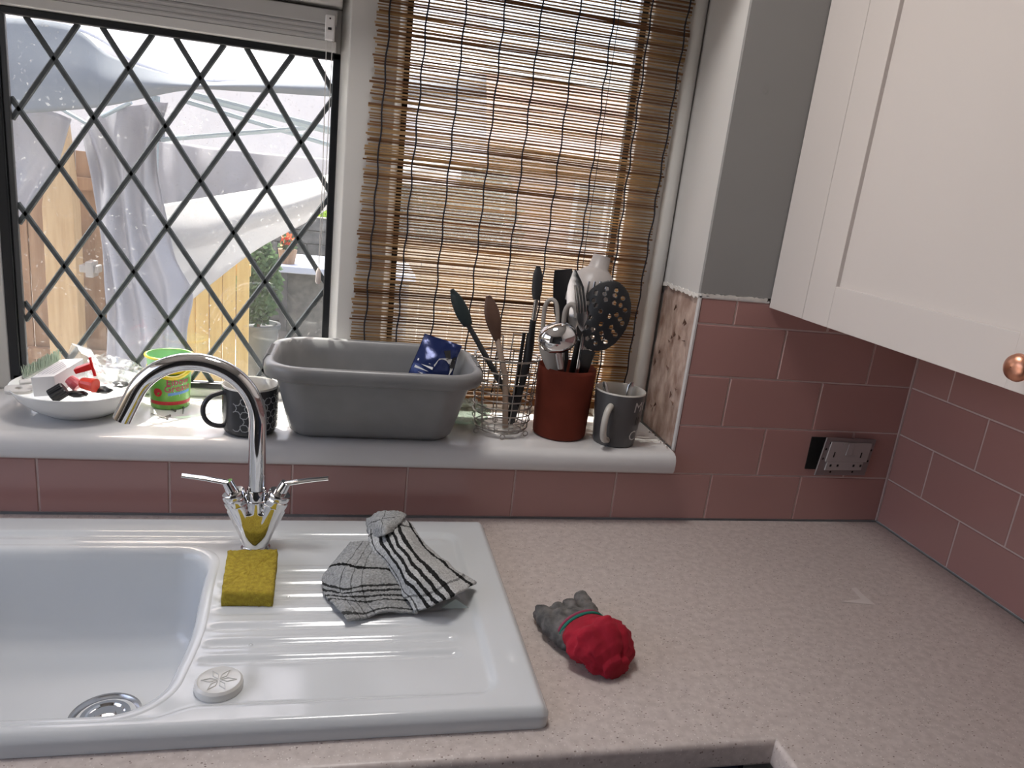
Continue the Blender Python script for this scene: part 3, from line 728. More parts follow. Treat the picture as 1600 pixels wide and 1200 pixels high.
m = MB(); m.loft([[spt(u, v, SZ - .0059) for u, v in ((.03, .03), (.97, .03), (.97, .97), (.03, .97))], [spt(u, v, SZ - .0045) for u, v in ((.02, .02), (.98, .02), (.98, .985), (.02, .985))]]); m.build('scouring_pad', Mp, sg)

# dishcloth -----------------------------------------------------------------
def mat_towel(name, ustops, vstops, base, bump=.8):
    m = bpy.data.materials.new(name); m.use_nodes = True; nt = m.node_tree; N = nt.nodes; L = nt.links; b = N['Principled BSDF']; b.inputs['Roughness'].default_value = 1.0
    b.inputs['Specular IOR Level'].default_value = .1
    uv = N.new('ShaderNodeUVMap'); uv.uv_map = 'uv'; tc = N.new('ShaderNodeTexCoord')
    nz = N.new('ShaderNodeTexNoise'); nz.inputs['Scale'].default_value = 330; L.new(tc.outputs['Object'], nz.inputs['Vector'])
    ad = N.new('ShaderNodeVectorMath'); ad.operation = 'MULTIPLY_ADD'; ad.inputs[1].default_value = (.022, .022, 0); L.new(nz.outputs['Color'], ad.inputs[0]); L.new(uv.outputs[0], ad.inputs[2])
    sp = N.new('ShaderNodeSeparateXYZ'); L.new(ad.outputs[0], sp.inputs[0])
    def ramp(stops, out):
        r = N.new('ShaderNodeValToRGB'); r.color_ramp.interpolation = 'CONSTANT'; e = r.color_ramp.elements
        e[0].position = 0; e[0].color = (1, 1, 1, 1); e[1].position = 1.0; e[1].color = (1, 1, 1, 1)
        for (p, w, v) in stops:
            k = e.new(p); k.color = (v, v, v, 1); k = e.new(p + w); k.color = (1, 1, 1, 1)
        L.new(out, r.inputs[0]); return r.outputs[0]
    ru = ramp(ustops, sp.outputs[0]); rv = ramp(vstops, sp.outputs[1])
    mm = N.new('ShaderNodeMix'); mm.data_type = 'RGBA'; mm.blend_type = 'MULTIPLY'; mm.inputs['Factor'].default_value = 1; L.new(ru, mm.inputs[6]); L.new(rv, mm.inputs[7])
    cr = N.new('ShaderNodeValToRGB'); cr.color_ramp.elements[0].position = .3; cr.color_ramp.elements[1].position = .7
    cr.color_ramp.elements[0].color = tuple(x * .55 for x in base[:3]) + (1,); cr.color_ramp.elements[1].color = base; L.new(nz.outputs['Fac'], cr.inputs[0])
    m3 = N.new('ShaderNodeMix'); m3.data_type = 'RGBA'; m3.blend_type = 'MULTIPLY'; m3.inputs['Factor'].default_value = 1; L.new(mm.outputs[2], m3.inputs[6]); L.new(cr.outputs[0], m3.inputs[7])
    L.new(m3.outputs[2], b.inputs['Base Color'])
    bp = N.new('ShaderNodeBump'); bp.inputs['Strength'].default_value = bump; bp.inputs['Distance'].default_value = .002; L.new(nz.outputs['Fac'], bp.inputs['Height']); L.new(bp.outputs[0], b.inputs['Normal'])
    return m
K = .045
M_towA = mat_towel('grey_check_terry', [(.24, .012, .35), (.36, .012, .4), (.47, .012, .4)], [(.30, .035, K), (.56, .03, .12), (.63, .03, .10), (.70, .03, .12), (.77, .025, .15), (.94, .03, .2)], (0.42, 0.43, 0.43, 1))
M_towB = mat_towel('black_stripe_terry', [(.06, .05, K), (.36, .06, K), (.49, .06, K), (.62, .06, K), (.75, .055, K), (.93, .03, .2)], [(.12, .03, .3), (.88, .02, .4)], (0.60, 0.61, 0.61, 1))
dc = thing('dishcloth', (-1.03, -0.22, SZ - .005), 'crumpled grey and white terry dishcloth with black stripes', 'dishcloth')
zl = SZ - .004
def pz(px, py, h): return atz(px, py, zl + h)
ctrlA = [[pz(548, 848, .045), pz(575, 850, .045), pz(604, 862, .044), pz(622, 872, .040)],
         [pz(520, 880, .026), pz(556, 880, .038), pz(592, 884, .036), pz(626, 892, .030)],
         [pz(504, 905, .006), pz(545, 913, .026), pz(595, 910, .026), pz(632, 912, .020)],
         [pz(512, 935, .005), pz(552, 938, .016), pz(600, 934, .018), pz(641, 934, .014)],
         [pz(541, 972, .004), pz(572, 964, .006), pz(610, 958, .006), pz(648, 958, .004)]]
ctrlB = [[pz(640, 818, .052), pz(620, 806, .066), pz(598, 812, .064), pz(578, 826, .052)],
         [pz(654, 838, .040), pz(630, 836, .064), pz(604, 842, .062), pz(578, 852, .046)],
         [pz(678, 862, .026), pz(650, 868, .052), pz(624, 878, .052), pz(606, 884, .036)],
         [pz(706, 888, .020), pz(682, 896, .044), pz(650, 912, .040), pz(624, 916, .022)],
         [pz(744, 912, .016), pz(712, 930, .034), pz(680, 944, .024), pz(646, 956, .008)]]
def rumple(P, amp, sc, seed):
    out = []
    for r in P:
        out.append([p + Vector((0, 0, random.uniform(0, .0016))) + Vector((0, 0, max(-.004, amp * mnoise.noise(Vector((p.x * sc, p.y * sc, seed)))))) + Vector((.4, .3, .0)) * (amp * mnoise.noise(Vector((p.x * sc * 1.7, p.y * sc * 1.7, seed + 9)))) for p in r])
    return out
m = MB(); m.grid(rumple(patch(ctrlA, 56, 64), .006, 32, 3)); m.build('checked_half', M_towA, dc, smooth=True, angle=0, solid=.0035)
m = MB(); m.grid(rumple(patch(ctrlB, 56, 84), .006, 30, 11)); m.build('striped_half', M_towB, dc, smooth=True, angle=0, solid=.0035)
ctrlC = [[pz(572, 812, .048), pz(590, 804, .064), pz(612, 801, .070), pz(634, 806, .062)],
         [pz(576, 832, .044), pz(590, 822, .070), pz(606, 818, .078), pz(628, 814, .070)],
         [pz(582, 850, .034), pz(594, 842, .060), pz(602, 838, .070), pz(616, 830, .066)]]
M_towC = mat_towel('plain_grey_terry', [(.5, .02, .4)], [(.3, .03, .3)], (0.45, 0.46, 0.46, 1))
m = MB(); m.grid(rumple(patch(ctrlC, 34, 26), .006, 40, 21)); m.build('folded_corner', M_towC, dc, smooth=True, angle=0, solid=.0035)
# turned under hem between the halves and down to the drainer
hem = [pz(626, 874, .042), pz(634, 905, .030), pz(643, 932, .016), pz(650, 958, .005)]
m = MB(); m.tube([Vector(p) for p in catmull(hem, 24)], .0030, 8); m.build('hem', M_towC, dc, smooth=True)
m = MB(); q = [pz(700, 940, .010), pz(712, 936, .016), pz(733, 950, .003), pz(705, 951, .001), pz(690, 950, .003)]; m.add(q, [(0, 1, 2, 3, 4)]); m.build('care_tag', mat('pale_green_tag', (0.45, 0.52, 0.50, 1), .7), dc, solid=.0006)

# work glove ----------------------------------------------------------------
gv = thing('work_glove', (-0.76, -0.38, 0), 'grey dipped work glove with a red knitted cuff rolled inside out', 'glove')
M_dip = mat('dirty_grey_nitrile', (0.055, 0.055, 0.054, 1), 0.8, col2=(0.19, 0.175, 0.165, 1), scale=55, bump=.6, bscale=140)
M_red = mat('red_knit', (0.32, 0.006, 0.022, 1), 0.95, var=.2, scale=30, bump=.25, bscale=200)
ca = atz(912, 985, .024)      # middle of the wrist band
ax = (atz(948, 1022, .022) - ca); ax.z = 0; ax.normalize(); sd = Vector((-ax.y, ax.x, 0))
if sd.x < 0: sd = -sd
# fingers and palm in one continuous skin
def blob_tube(mb, pts, rs, n=14, flat=1.0):
    pp = catmull([tuple(p) for p in pts], 16); rr = catmull([(r,) for r in rs], 16)
    mb.tube([Vector(p) for p in pp], [float(r[0]) for r in rr], n, flat=flat)
fingers = [((842, 952), (868, 985), (896, 1004), .0145), ((868, 950), (882, 972), (905, 990), .013), ((888, 942), (898, 962), (915, 982), .0125), ((906, 932), (918, 955), (930, 976), .0135)]
m = MB()
for k, (p0, p1, p2, r) in enumerate(fingers):
    zz = (.014, .022, .022, .018)[k]
    A, B, C_ = atz(*p0, zz), atz(*p1, zz + .004), atz(*p2, zz + .002)
    dA = (A - B).normalized()
    blob_tube(m, [A - dA * .002, A - dA * .006, (A + B) / 2, B, C_], [r * .45, r * .85, r, r * 1.05, r * 1.1])
palm = []
for i in range(9):
    t = i / 8; cpt = ca - ax * (.040 * (1 - t)) ; w = .030 + .010 * math.sin(t * 2.2); h = .016 + .006 * t
    palm.append([Vector((cpt.x, cpt.y, .003 + h)) + sd * (w * math.cos(a)) + Vector((0, 0, h * math.sin(a))) for a in [2 * math.pi * q / 20 for q in range(20)]])
m.loft(palm)
gl_o = m.build('dipped_palm', M_dip, gv, smooth=True, angle=0)
md = gl_o.modifiers.new('remesh', 'REMESH'); md.mode = 'VOXEL'; md.voxel_size = .0022; md.use_smooth_shade = True
sm_ = gl_o.modifiers.new('smooth', 'SMOOTH'); sm_.iterations = 4; sm_.factor = .5
tx = bpy.data.textures.new('glove_crease', 'CLOUDS'); tx.noise_scale = .014
dp = gl_o.modifiers.new('crease', 'DISPLACE'); dp.texture = tx; dp.strength = .010; dp.mid_level = .5
# cuff: a crumpled, ribbed bag
rings = []
L_ = .082
for i in range(34):
    t = i / 33; cpt = ca + ax * (t * L_ - .004)
    w = .033 + .012 * math.sin(min(1, t * 1.6) * math.pi / 2) - .018 * max(0, t - .55) / .45; h = .022 + .009 * math.sin(min(1, t * 1.5) * math.pi / 2) - .014 * max(0, t - .6) / .4
    if t > .9: w *= .72; h *= .8
    ring = []
    for q in range(72):
        a = 2 * math.pi * q / 72; d = Vector((math.cos(a), math.sin(a), t * 3))
        f = 1 + .20 * mnoise.noise(d * 1.6 + Vector((3, 1, 0))) * min(1, t * 2.5) - .22 * abs(mnoise.noise(d * 2.6 + Vector((1, 5, 2)))) * min(1, t * 2) + .07 - .24 * math.exp(-((a - 1.0) / .16) ** 2) * min(1, t * 1.6) - .2 * math.exp(-((a - 1.9) / .14) ** 2) * t + .12 * math.exp(-((a - 1.45) / .22) ** 2) * t
        f += .010 * math.sin(q * math.pi) if False else .008 * (1 if q % 2 else -1)
        p = Vector((cpt.x, cpt.y, h + .001)) + sd * (w * math.cos(a) * f) + Vector((0, 0, h * math.sin(a) * f))
        p.z = max(p.z, .0012); ring.append(p)
    rings.append(ring)
m = MB(); m.loft(rings); m.build('knitted_cuff', M_red, gv, smooth=True, angle=0)
for off, col, nm, rr in ((-.003, (0.015, 0.17, 0.12, 1), 'green_edging', .0026), (-.008, (0.32, .05, .10, 1), 'pink_edging', .0024)):
    ring = []
    for q in range(40):
        a = 2 * math.pi * q / 40; ring.append(Vector((ca.x, ca.y, .0245)) + ax * off + sd * (.0365 * math.cos(a)) + Vector((0, 0, .0238 * math.sin(a))))
    m = MB(); m.tube(ring, rr, 8, closed=True); m.build(nm, mat(nm, col, .9), gv, smooth=True)

# ================================================================== SOCKET
so = thing('power_socket', (-0.13, 0, 0.107), 'unscrewed double socket plate hanging off its black wall box', 'socket')
m = MB(); m.box(-.201, -.072, -.0020, .004, .118, .187); m.build('wall_box', M_dark, so)
# loose plate, back to the room, pulled forward on its left edge
A, B, C_, D = at(1291, 683, -.018), at(1368, 686, -.006), at(1349, 742, -.010), at(1271, 742, -.024)
def q4(u, v, o=0):
    p = (A * (1 - u) + B * u) * (1 - v) + (D * (1 - u) + C_ * u) * v
    return p + nrm * o
nrm = (B - A).cross(D - A).normalized()
if nrm.y > 0: nrm = -nrm
def plate(u0, u1, v0, v1, o0, o1): 
    return [[q4(u0, v0, o0), q4(u1, v0, o0), q4(u1, v1, o0), q4(u0, v1, o0)], [q4(u0, v0, o1), q4(u1, v0, o1), q4(u1, v1, o1), q4(u0, v1, o1)]]
Mpl = mat('grey_white_socket_plastic', (0.42, 0.385, 0.38, 1), 0.4)
MB().loft(plate(0, 1, 0, 1, 0, .0035)).build('back_plate', mat('chrome_edge_plate', (0.30, 0.28, 0.28, 1), 0.3, metal=.6), so, bevel=.001)
m = MB(); m.loft(plate(.10, .92, .10, .62, .0035, .0065)); m.loft(plate(.14, .86, .62, .85, .0035, .0065)); m.loft(plate(.34, .66, .10, .17, .006, .008)); blk = m.build('socket_moulding', Mpl, so, bevel=.0008)
m = MB(); m.loft(plate(.44, .56, .14, .44, .0065, .0085)); m.build('switch_block', Mpl, blk, bevel=.0006)
m = MB()
for u, v in ((.22, .72), (.36, .72), (.68, .72), (.82, .72)): m.loft(plate(u - .018, u + .018, v - .03, v + .03, .006, .0069))
for u in (.22, .76): m.loft(plate(u - .01, u + .012, .36, .5, .006, .0069))
for u, v in ((.05, .3), (.05, .55), (.96, .3), (.96, .6), (.10, .14), (.9, .14), (.28, .9), (.72, .9)): m.loft(plate(u - .012, u + .012, v - .025, v + .025, .003, .0042))
m.build('terminal_hole', M_dark, blk)

# ================================================================== THINGS ON THE SILL
def text_geo(body, size):
    cu = bpy.data.curves.new('lettering', 'FONT'); cu.body = body; cu.size = size; cu.align_x = 'CENTER'; cu.resolution_u = 2
    ob = bpy.data.objects.new('lettering', cu); COL.objects.link(ob)
    bpy.context.view_layer.update()
    me = ob.to_mesh(); vs = [v.co.copy() for v in me.vertices]; fs = [tuple(p.vertices) for p in me.polygons]
    ob.to_mesh_clear(); bpy.data.objects.remove(ob); bpy.data.curves.remove(cu)
    return vs, fs
def wrap(mb, vs, fs, c, rfun, a0, z0, slant=0.0, off=.0006):
    """lay flat x/y geometry on a round wall; a0 = angle of x = 0"""
    out = []
    for v in vs:
        z = z0 + v.y + slant * v.x; r = rfun(z) + off; a = a0 + v.x / r
        out.append(Vector((c.x + r * math.cos(a), c.y + r * math.sin(a), c.z + z)))
    mb.add(out, fs)
def wrap_rect(mb, u0, u1, v0, v1, c, rfun, a0, off, nu=10, slant=0.0):
    vs = [Vector((u0 + (u1 - u0) * i / nu, v, 0)) for v in (v0, v1) for i in range(nu + 1)]
    fs = [(i, i + 1, nu + 2 + i, nu + 1 + i) for i in range(nu)]
    wrap(mb, vs, fs, c, rfun, a0, 0, slant, off)
def dish(name, prof, c, mat_, parent, n=48, smooth=True): return MB().lathe(prof, tuple(c), n).build(name, mat_, parent, smooth=smooth, angle=50)

# grey washing up bowl -------------------------------------------------------
wbx, wby = -1.071, 0.034
bw = thing('washing_up_bowl', (wbx, wby, ZS), 'large grey plastic washing up bowl standing on the sill', 'washing up bowl')
def rrect(cx, cy, hx, hy, r, z, n=12, lug=0.0):
    pts = []
    for (sx, sy, a0) in ((1, 1, 0), (-1, 1, 90), (-1, -1, 180), (1, -1, 270)):
        for k in range(n):
            a = R(a0 + 90 * k / (n - 1)); pts.append(Vector((cx + sx * (hx - r) + r * math.cos(a), cy + sy * (hy - r) + r * math.sin(a), z)))
    return pts
def ring_b(hx, hy, r, z, dy=0): return rrect(wbx, wby + dy, hx, hy, r, z)
HB = 0.146
outer = [(.128, .040, .030, .0008, .018), (.136, .050, .035, .003, .016), (.143, .058, .04, .012, .014), (.151, .075, .046, .050, .010), (.158, .090, .050, .090, .005), (.164, .101, .054, .118, .0), (.1645, .102, .055, .120, 0),
         (.177, .1125, .062, .119, 0), (.181, .1165, .064, .122, 0), (.1825, .1175, .065, .130, 0), (.1815, .117, .065, .139, 0), (.178, .1145, .063, HB - .002, 0), (.172, .110, .060, HB, 0), (.167, .105, .057, HB - .003, 0),
         (.1625, .0995, .054, .120, 0), (.156, .089, .050, .090, .005), (.148, .073, .045, .050, .010), (.140, .056, .04, .014, .014), (.130, .044, .033, .006, .017), (.05, .02, .015, .0045, .018)]
m = MB(); m.loft([ring_b(hx, hy, r, ZS + z, dy) for hx, hy, r, z, dy in outer]); m.build('bowl', M_greypl, bw, smooth=True, angle=70)
for s in (-1, 1):
    lug = []
    m = MB()
    for k in range(9):
        y = wby - .036 + k * .009
        m.tube([(wbx + s * .170, y, ZS + HB - .003), (wbx + s * .178, y, ZS + HB + .0005), (wbx + s * .1838, y, ZS + HB - .010), (wbx + s * .1845, y, ZS + .124)], .0022, 6)
    m.build('ribbed_grip', M_greypl, bw, smooth=True)

# blue packet in the bowl
pk = thing('blue_packet', (-0.99, 0.05, ZS + .01), 'crumpled dark blue foil packet leaning inside the grey bowl', 'packet')
ctl = [[at(664, 522, .075), at(684, 530, .080), at(703, 536, .078), at(722, 541, .070)],
       [at(655, 545, .060), at(676, 552, .050), at(700, 558, .055), at(714, 560, .060)],
       [at(645, 568, .045), at(668, 574, .036), at(692, 580, .040), at(708, 582, .045)],
       [at(632, 600, .035), at(655, 606, .030), at(680, 612, .030), at(700, 614, .035)]]
Pk = patch(ctl, 20, 22)
Mfoil = mat('navy_foil', (0.010, 0.022, 0.10, 1), 0.25, metal=.3, bump=.5, bscale=60)
front = [[p + Vector((0, -.004 * math.sin(math.pi * j / 19) * 2 + .003 * mnoise.noise(p * 60), 0)) for j, p in enumerate(r)] for r in Pk]
back = [[p + Vector((0, .006 + .010 * math.sin(math.pi * j / 19), 0)) for j, p in enumerate(r)] for r in Pk]
m = MB(); m.grid(front); m.grid(back); foil = m.build('foil_wrapper', Mfoil, pk, smooth=True, angle=0)
def onpk(us, vs_, off=-.0012):
    return [front[min(21, int(v * 21))][min(19, int(u * 19))] + Vector((0, off, 0)) for u, v in zip(us, vs_)]
def decal(pts, name, mt, par):
    m = MB(); c = sum(pts, Vector()) / len(pts); m.add(pts + [c], [(i, (i + 1) % len(pts), len(pts)) for i in range(len(pts))]); return m.build(name, mt, par)
Mwh = mat('white_print', (0.70, 0.70, 0.70, 1), .45); Mbk = mat('black_print', (.008, .008, .010, 1), .35)
decal(onpk([.50, .72, .95, .98, .86, .62, .46], [.42, .34, .40, .62, .80, .78, .60]), 'pale_print', Mwh, pk)
decal(onpk([.56, .70, .78, .64], [.22, .16, .34, .42], -.0016), 'dark_print', Mbk, pk)
decal(onpk([.80, .98, 1.0, .84], [.36, .32, .58, .60], -.0018), 'dark_print', Mbk, pk)
for k in range(5):
    u0, v0 = .10 + .07 * (k % 2), .56 + .07 * k
    q = [onpk([u0 + du], [min(.99, v0 + dv)], -.0014)[0] for du, dv in ((0, 0), (.30, .03), (.30, .055), (0, .03))]
    if k < 4: decal(q, 'white_print_line', Mwh, pk)

# patterned mug --------------------------------------------------------------
mc = Vector((-1.2785, 0.0265, ZS))
mg = thing('patterned_mug', tuple(mc), 'charcoal mug with a pale star lattice print beside the grey bowl', 'mug')
M_char = mat('charcoal_glaze', (0.030, 0.031, 0.034, 1), .22); M_cream = mat('cream_glaze', (0.62, 0.60, 0.55, 1), .2); M_print = mat('pale_grey_print', (.33, .34, .35, 1), .4)
rm = lambda z: .0455 - .006 * max(0, 1 - z / .012) ** 2 + .0005 * z / .08
prof = [(.0005, .001), (.034, 0), (.0385, .0008), (.0425, .005), (.0450, .012), (.0457, .045), (.0462, .0825)]
dish('outer_glaze', prof, mc, M_char, mg)
dish('inner_glaze', [(.0462, .0825), (.0458, .0848), (.0445, .0856), (.0432, .0845), (.0425, .060), (.0415, .012), (.034, .006), (.0005, .006)], mc, M_cream, mg)
hd = Vector((-.93, -.36, 0)).normalized(); hp = []
for i in range(26):
    a = R(82 - 172 * i / 25)
    hp.append(mc + hd * (.0425 + .034 * max(0, math.cos(a)) ** .8) + Vector((0, 0, .042 + .029 * math.sin(a))))
hp[0] = mc + hd * .043 + Vector((0, 0, .073)); hp[-1] = mc + hd * .0425 + Vector((0, 0, .013))
MB().tube(hp, .0052, 12, flat=.8).build('handle', M_char, mg, smooth=True)
# star lattice, printed
m = MB(); S_ = .0262
def rib(p, q, w=.00072):
    n = 4; dx, dy = q[0] - p[0], q[1] - p[1]; l = math.hypot(dx, dy); nx, ny = -dy / l * w, dx / l * w
    vs = []
    for i in range(n + 1):
        t = i / n; vs += [Vector((p[0] + dx * t + nx, p[1] + dy * t + ny, 0)), Vector((p[0] + dx * t - nx, p[1] + dy * t - ny, 0))]
    if all(.010 < v.y < .074 for v in vs): wrap(m, vs, [(2 * i, 2 * i + 1, 2 * i + 3, 2 * i + 2) for i in range(n)], mc, lambda z: .0457, R(-70), 0, 0, .0003)
for r_ in range(-1, 5):
    for q_ in range(-2, 5):
        cx, cy = q_ * S_ + (S_ / 2 if r_ % 2 else 0), .008 + r_ * S_ * .866
        if not -.034 < cx < .095: continue
        st = []
        for k in range(12):
            a = R(30 * k + 30); rr = S_ * (.40 if k % 2 == 0 else .25); st.append((cx + rr * math.cos(a), cy + rr * math.sin(a)))
        for k in range(12): rib(st[k], st[(k + 1) % 12])
        for k in range(0, 12, 2):
            a = R(30 * k + 30); rib(st[k], (cx + S_ * .577 * math.cos(a), cy + S_ * .577 * math.sin(a)))
m.build('printed_lattice', M_print, mg)

# text mug --------------------------------------------------------------------
c2 = Vector((-0.6075, 0.036, ZS))
m2 = thing('grey_mug', tuple(c2), 'grey mug with a white handle and lettering by the bare plaster', 'mug')
M_gm = mat('mid_grey_glaze', (.085, .083, .085, 1), .3); M_off = mat('off_white_glaze', (.55, .52, .47, 1), .3)
r2f = lambda z: .0405 + .0085 * z / .105
dish('outer_glaze', [(.0005, .001), (.036, 0), (.0392, .001), (.0405, .004), (.0490, .104)], c2, M_gm, m2)
dish('inner_glaze', [(.0490, .104), (.0487, .106), (.0475, .1068), (.0462, .1055), (.0452, .08), (.039, .01), (.0005, .007)], c2, M_off, m2)
hd = Vector((-.62, -.78, 0)).normalized(); hp = []
for i in range(22):
    t = i / 21; a = R(95 - 185 * t)
    hp.append(c2 + hd * (r2f(.05) - .003 + .030 * max(0.0, math.cos(a)) ** .7) + Vector((0, 0, .049 + .033 * math.sin(a))))
hp[0] = c2 + hd * .0445 + Vector((0, 0, .082)); hp[-1] = c2 + hd * .0395 + Vector((0, 0, .013))
MB().tube(hp, .0062, 12).build('handle', M_off, m2, smooth=True)
a_t = R(-46)
for body, zz in (('MO', .074), ('CU', .016)):
    vs, fs = text_geo(body, .028); m = MB(); wrap(m, vs, fs, c2, r2f, a_t, zz); m.build('white_lettering', mat('white_lettering_print', (.62, .62, .6, 1), .4), m2)
m = MB(); vs, fs = text_geo('IN', .024); wrap(m, vs, fs, c2, r2f, a_t, .047); m.build('black_lettering', Mbk, m2)
def cutlery_handle(name, p0, p1, w, label, group=None, mt=None):
    t = thing(name, tuple(p0), label, 'spoon', group); p0, p1 = Vector(p0), Vector(p1); d = p1 - p0
    MB().tube([p0, p0 + d * .4, p0 + d * .7, p0 + d * .92, p1], [w * .5, w * .55, w * .85, w, w * .45], 12, flat=.28, up=(0, 1, 0)).build('handle', mt or M_steel, t, smooth=True)
    return t
s1 = cutlery_handle('spoon', (-.605, .030, ZS + .012), at(944, 596, .055), .006, 'dark teaspoon leaning left in the grey mug')
MB().lathe([(.0005, 0), (.008, .002), (.011, .005)], (-.603, .030, ZS + .009), 16, sx=.7).build('bowl', M_steel, s1, smooth=True)
s2 = cutlery_handle('spoon', (-.600, .040, ZS + .012), at(988, 597, .045), .0065, 'steel teaspoon standing at the right rim of the grey mug')
MB().lathe([(.0005, 0), (.008, .002), (.011, .005)], (-.598, .042, ZS + .009), 16, sx=.7).build('bowl', M_steel, s2, smooth=True)

# terracotta pot ---------------------------------------------------------------
pc3 = Vector((-0.709, 0.070, ZS))
tpot = thing('terracotta_pot', tuple(pc3), 'tall terracotta utensil pot beside the grey mug', 'pot')
dish('pot', [(.0005, .002), (.045, 0), (.0495, .002), (.0515, .006), (.0565, .130), (.0565, .136), (.0545, .138), (.0525, .136), (.0495, .012), (.0005, .010)], pc3, M_terra, tpot)

# wire cutlery basket -------------------------------------------------------------
rc = Vector((-0.8270, 0.072, ZS))
rk = thing('wire_cutlery_basket', tuple(rc), 'round chrome wire cutlery basket between bowl and terracotta pot', 'basket')
M_wire = mat('tarnished_wire', (.42, .40, .38, 1), .3, metal=1.0)
def rring(z, r, lean=0): return [rc + Vector((r * math.cos(2 * math.pi * k / 44) - .0, r * .92 * math.sin(2 * math.pi * k / 44), z)) for k in range(44)]
for z, r in ((.016, .052), (.030, .055), (.044, .056), (.058, .0565), (.072, .057), (.087, .0575), (.106, .058), (.126, .0595), (.150, .0615)):
    MB().tube(rring(z, r), .00125 if z < .14 else .0017, 6, closed=True).build('ring_wire', M_wire, rk, smooth=True)
for k in range(12):
    a = 2 * math.pi * k / 12 + .13; e_ = Vector((math.cos(a), .92 * math.sin(a), 0))
    MB().tube([rc + e_ * r + Vector((0, 0, z)) for z, r in ((.008, .046), (.016, .051), (.06, .0556), (.15, .0608))], .0011, 6).build('upright_wire', M_wire, rk, smooth=True)
for k, (a0, hgt) in enumerate(((100, .176), (62, .182))):
    p = []
    for i in range(15):
        t = i / 14; a = R(a0 + 13 - 26 * t); p.append(rc + Vector((.060 * math.cos(a), .055 * math.sin(a), .070 + (hgt - .070) * min(1, 3.2 * math.sin(math.pi * t)) if 0 < i < 14 else .070)))
    MB().tube(p, .0013, 6).build('handle_loop', M_wire, rk, smooth=True)
base_w = [rc + Vector((r * math.cos(a * 2.2 + r * 40), r * math.sin(a * 2.2 + r * 40), .010)) for a in [i * .22 for i in range(60)] for r in [.010 + .040 * abs(math.sin(a * .7))]]
MB().tube(base_w, .0009, 5).build('base_wire', M_wire, rk, smooth=True)
for a in (200, 265, 330, 90):
    p = rc + Vector((.052 * math.cos(R(a)), .050 * math.sin(R(a)), .0055))
    MB().tube([p + Vector((.0045 * math.cos(t), 0, .0045 * math.sin(t))) for t in [i * math.pi / 8 for i in range(16)]], .0011, 6, closed=True).build('foot_loop', M_wire, rk, smooth=True)

# utensils in the wire basket --------------------------------------------------------
def blade(p0, p1, prof, thick, side, n=14):
    """flat rounded blade from p0 to p1; prof = half widths along it"""
    p0, p1 = Vector(p0), Vector(p1); d = (p1 - p0); sdv = Vector(side); sdv = (sdv - d.normalized() * sdv.dot(d.normalized())).normalized(); nv = d.normalized().cross(sdv)
    rings = []
    ws = [float(w[0]) for w in catmull([(w,) for w in prof], n)]
    for i in range(n):
        c = p0 + d * (i / (n - 1)); w = max(ws[i], .0006)
        rings.append([c + sdv * w * .999 - nv * thick * .3, c + sdv * w * .8 - nv * thick, c - sdv * w * .8 - nv * thick, c - sdv * w - nv * thick * .3, c - sdv * w + nv * thick * .3, c - sdv * w * .8 + nv * thick, c + sdv * w * .8 + nv * thick, c + sdv * w + nv * thick * .3])
    return MB().loft(rings)
foot = rc + Vector((.016, -.008, .016))
# silicone spatula, leaning left
t = thing('silicone_spatula', tuple(foot), 'dark green grey silicone spatula leaning left in the wire basket', 'spatula')
e0, e1, e2 = at(806, 640, .062), at(730, 505, .085), at(706, 452, .090)
MB().tube([foot + Vector((.002, 0, .0)), e0, (e0 + e1) / 2, e1], [.0045, .0055, .0055, .0045], 12, flat=.6).build('handle', mat('dark_handle', (.035, .037, .040, 1), .4), t, smooth=True)
blade(e1 + (e1 - e2) * .06, e2, (.0085, .0125, .0125, .010, .003), .0032, (1, -.3, .2)).build('head', mat('dark_green_silicone', (.022, .034, .034, 1), .5), t, smooth=True, angle=60)
# wooden spoon
f2 = rc + Vector((.006, -.020, .014))
t = thing('wooden_spoon', tuple(f2), 'worn wooden spoon with a dark stained bowl in the wire basket', 'spoon')
e0, e1, e2 = at(790, 590, .060), at(777, 530, .080), at(763, 462, .086)
MB().tube([f2, e0, e1], [.0055, .0060, .0055], 12, flat=.8).build('handle', mat('pale_worn_wood', (.36, .27, .21, 1), .7, var=.15, scale=30, stretch=(1, 1, .1)), t, smooth=True)
blade(e1 - (e2 - e1) * .02, e2, (.006, .0120, .0150, .0130, .004), .0042, (1, .25, 0)).build('bowl', mat('stained_wood', (.115, .06, .04, 1), .55, var=.2, scale=40), t, smooth=True, angle=70)
# slim black turner, upright
f3 = rc + Vector((.026, .012, .014))
t = thing('black_turner', tuple(f3), 'slim black turner with a steel neck upright in the wire basket', 'spatula')
e0, e1, e2 = at(826, 560, .080), at(838, 468, .086), at(841, 416, .088)
MB().tube([f3, e0, at(833, 500, .084)], [.0055, .0070, .0058], 12, flat=.7).build('handle', M_blackpl, t, smooth=True)
MB().tube([at(833, 502, .084), e1], [.0042, .0045], 10).build('steel_neck', M_steel, t, smooth=True)
blade(e1, e2, (.0065, .0095, .0095, .0085, .004), .0025, (1, -.2, 0)).build('head', mat('grey_black_nylon', (.03, .031, .033, 1), .42), t, smooth=True, angle=60)
t = thing('kitchen_tongs', tuple(f3), 'black handled tongs standing behind the wooden spoon in the wire basket', 'tongs')
for dx in (-.004, .006):
    MB().tube([rc + Vector((.022 + dx, .022, .014)), at(808 + dx * 700, 610, .092), at(822 + dx * 700, 520, .096)], [.0035, .004, .0035], 10, flat=.6).build('arm', M_blackpl, t, smooth=True)

# utensils in the terracotta pot ------------------------------------------------------
def potfoot(dx, dy): return pc3 + Vector((dx, dy, .013))
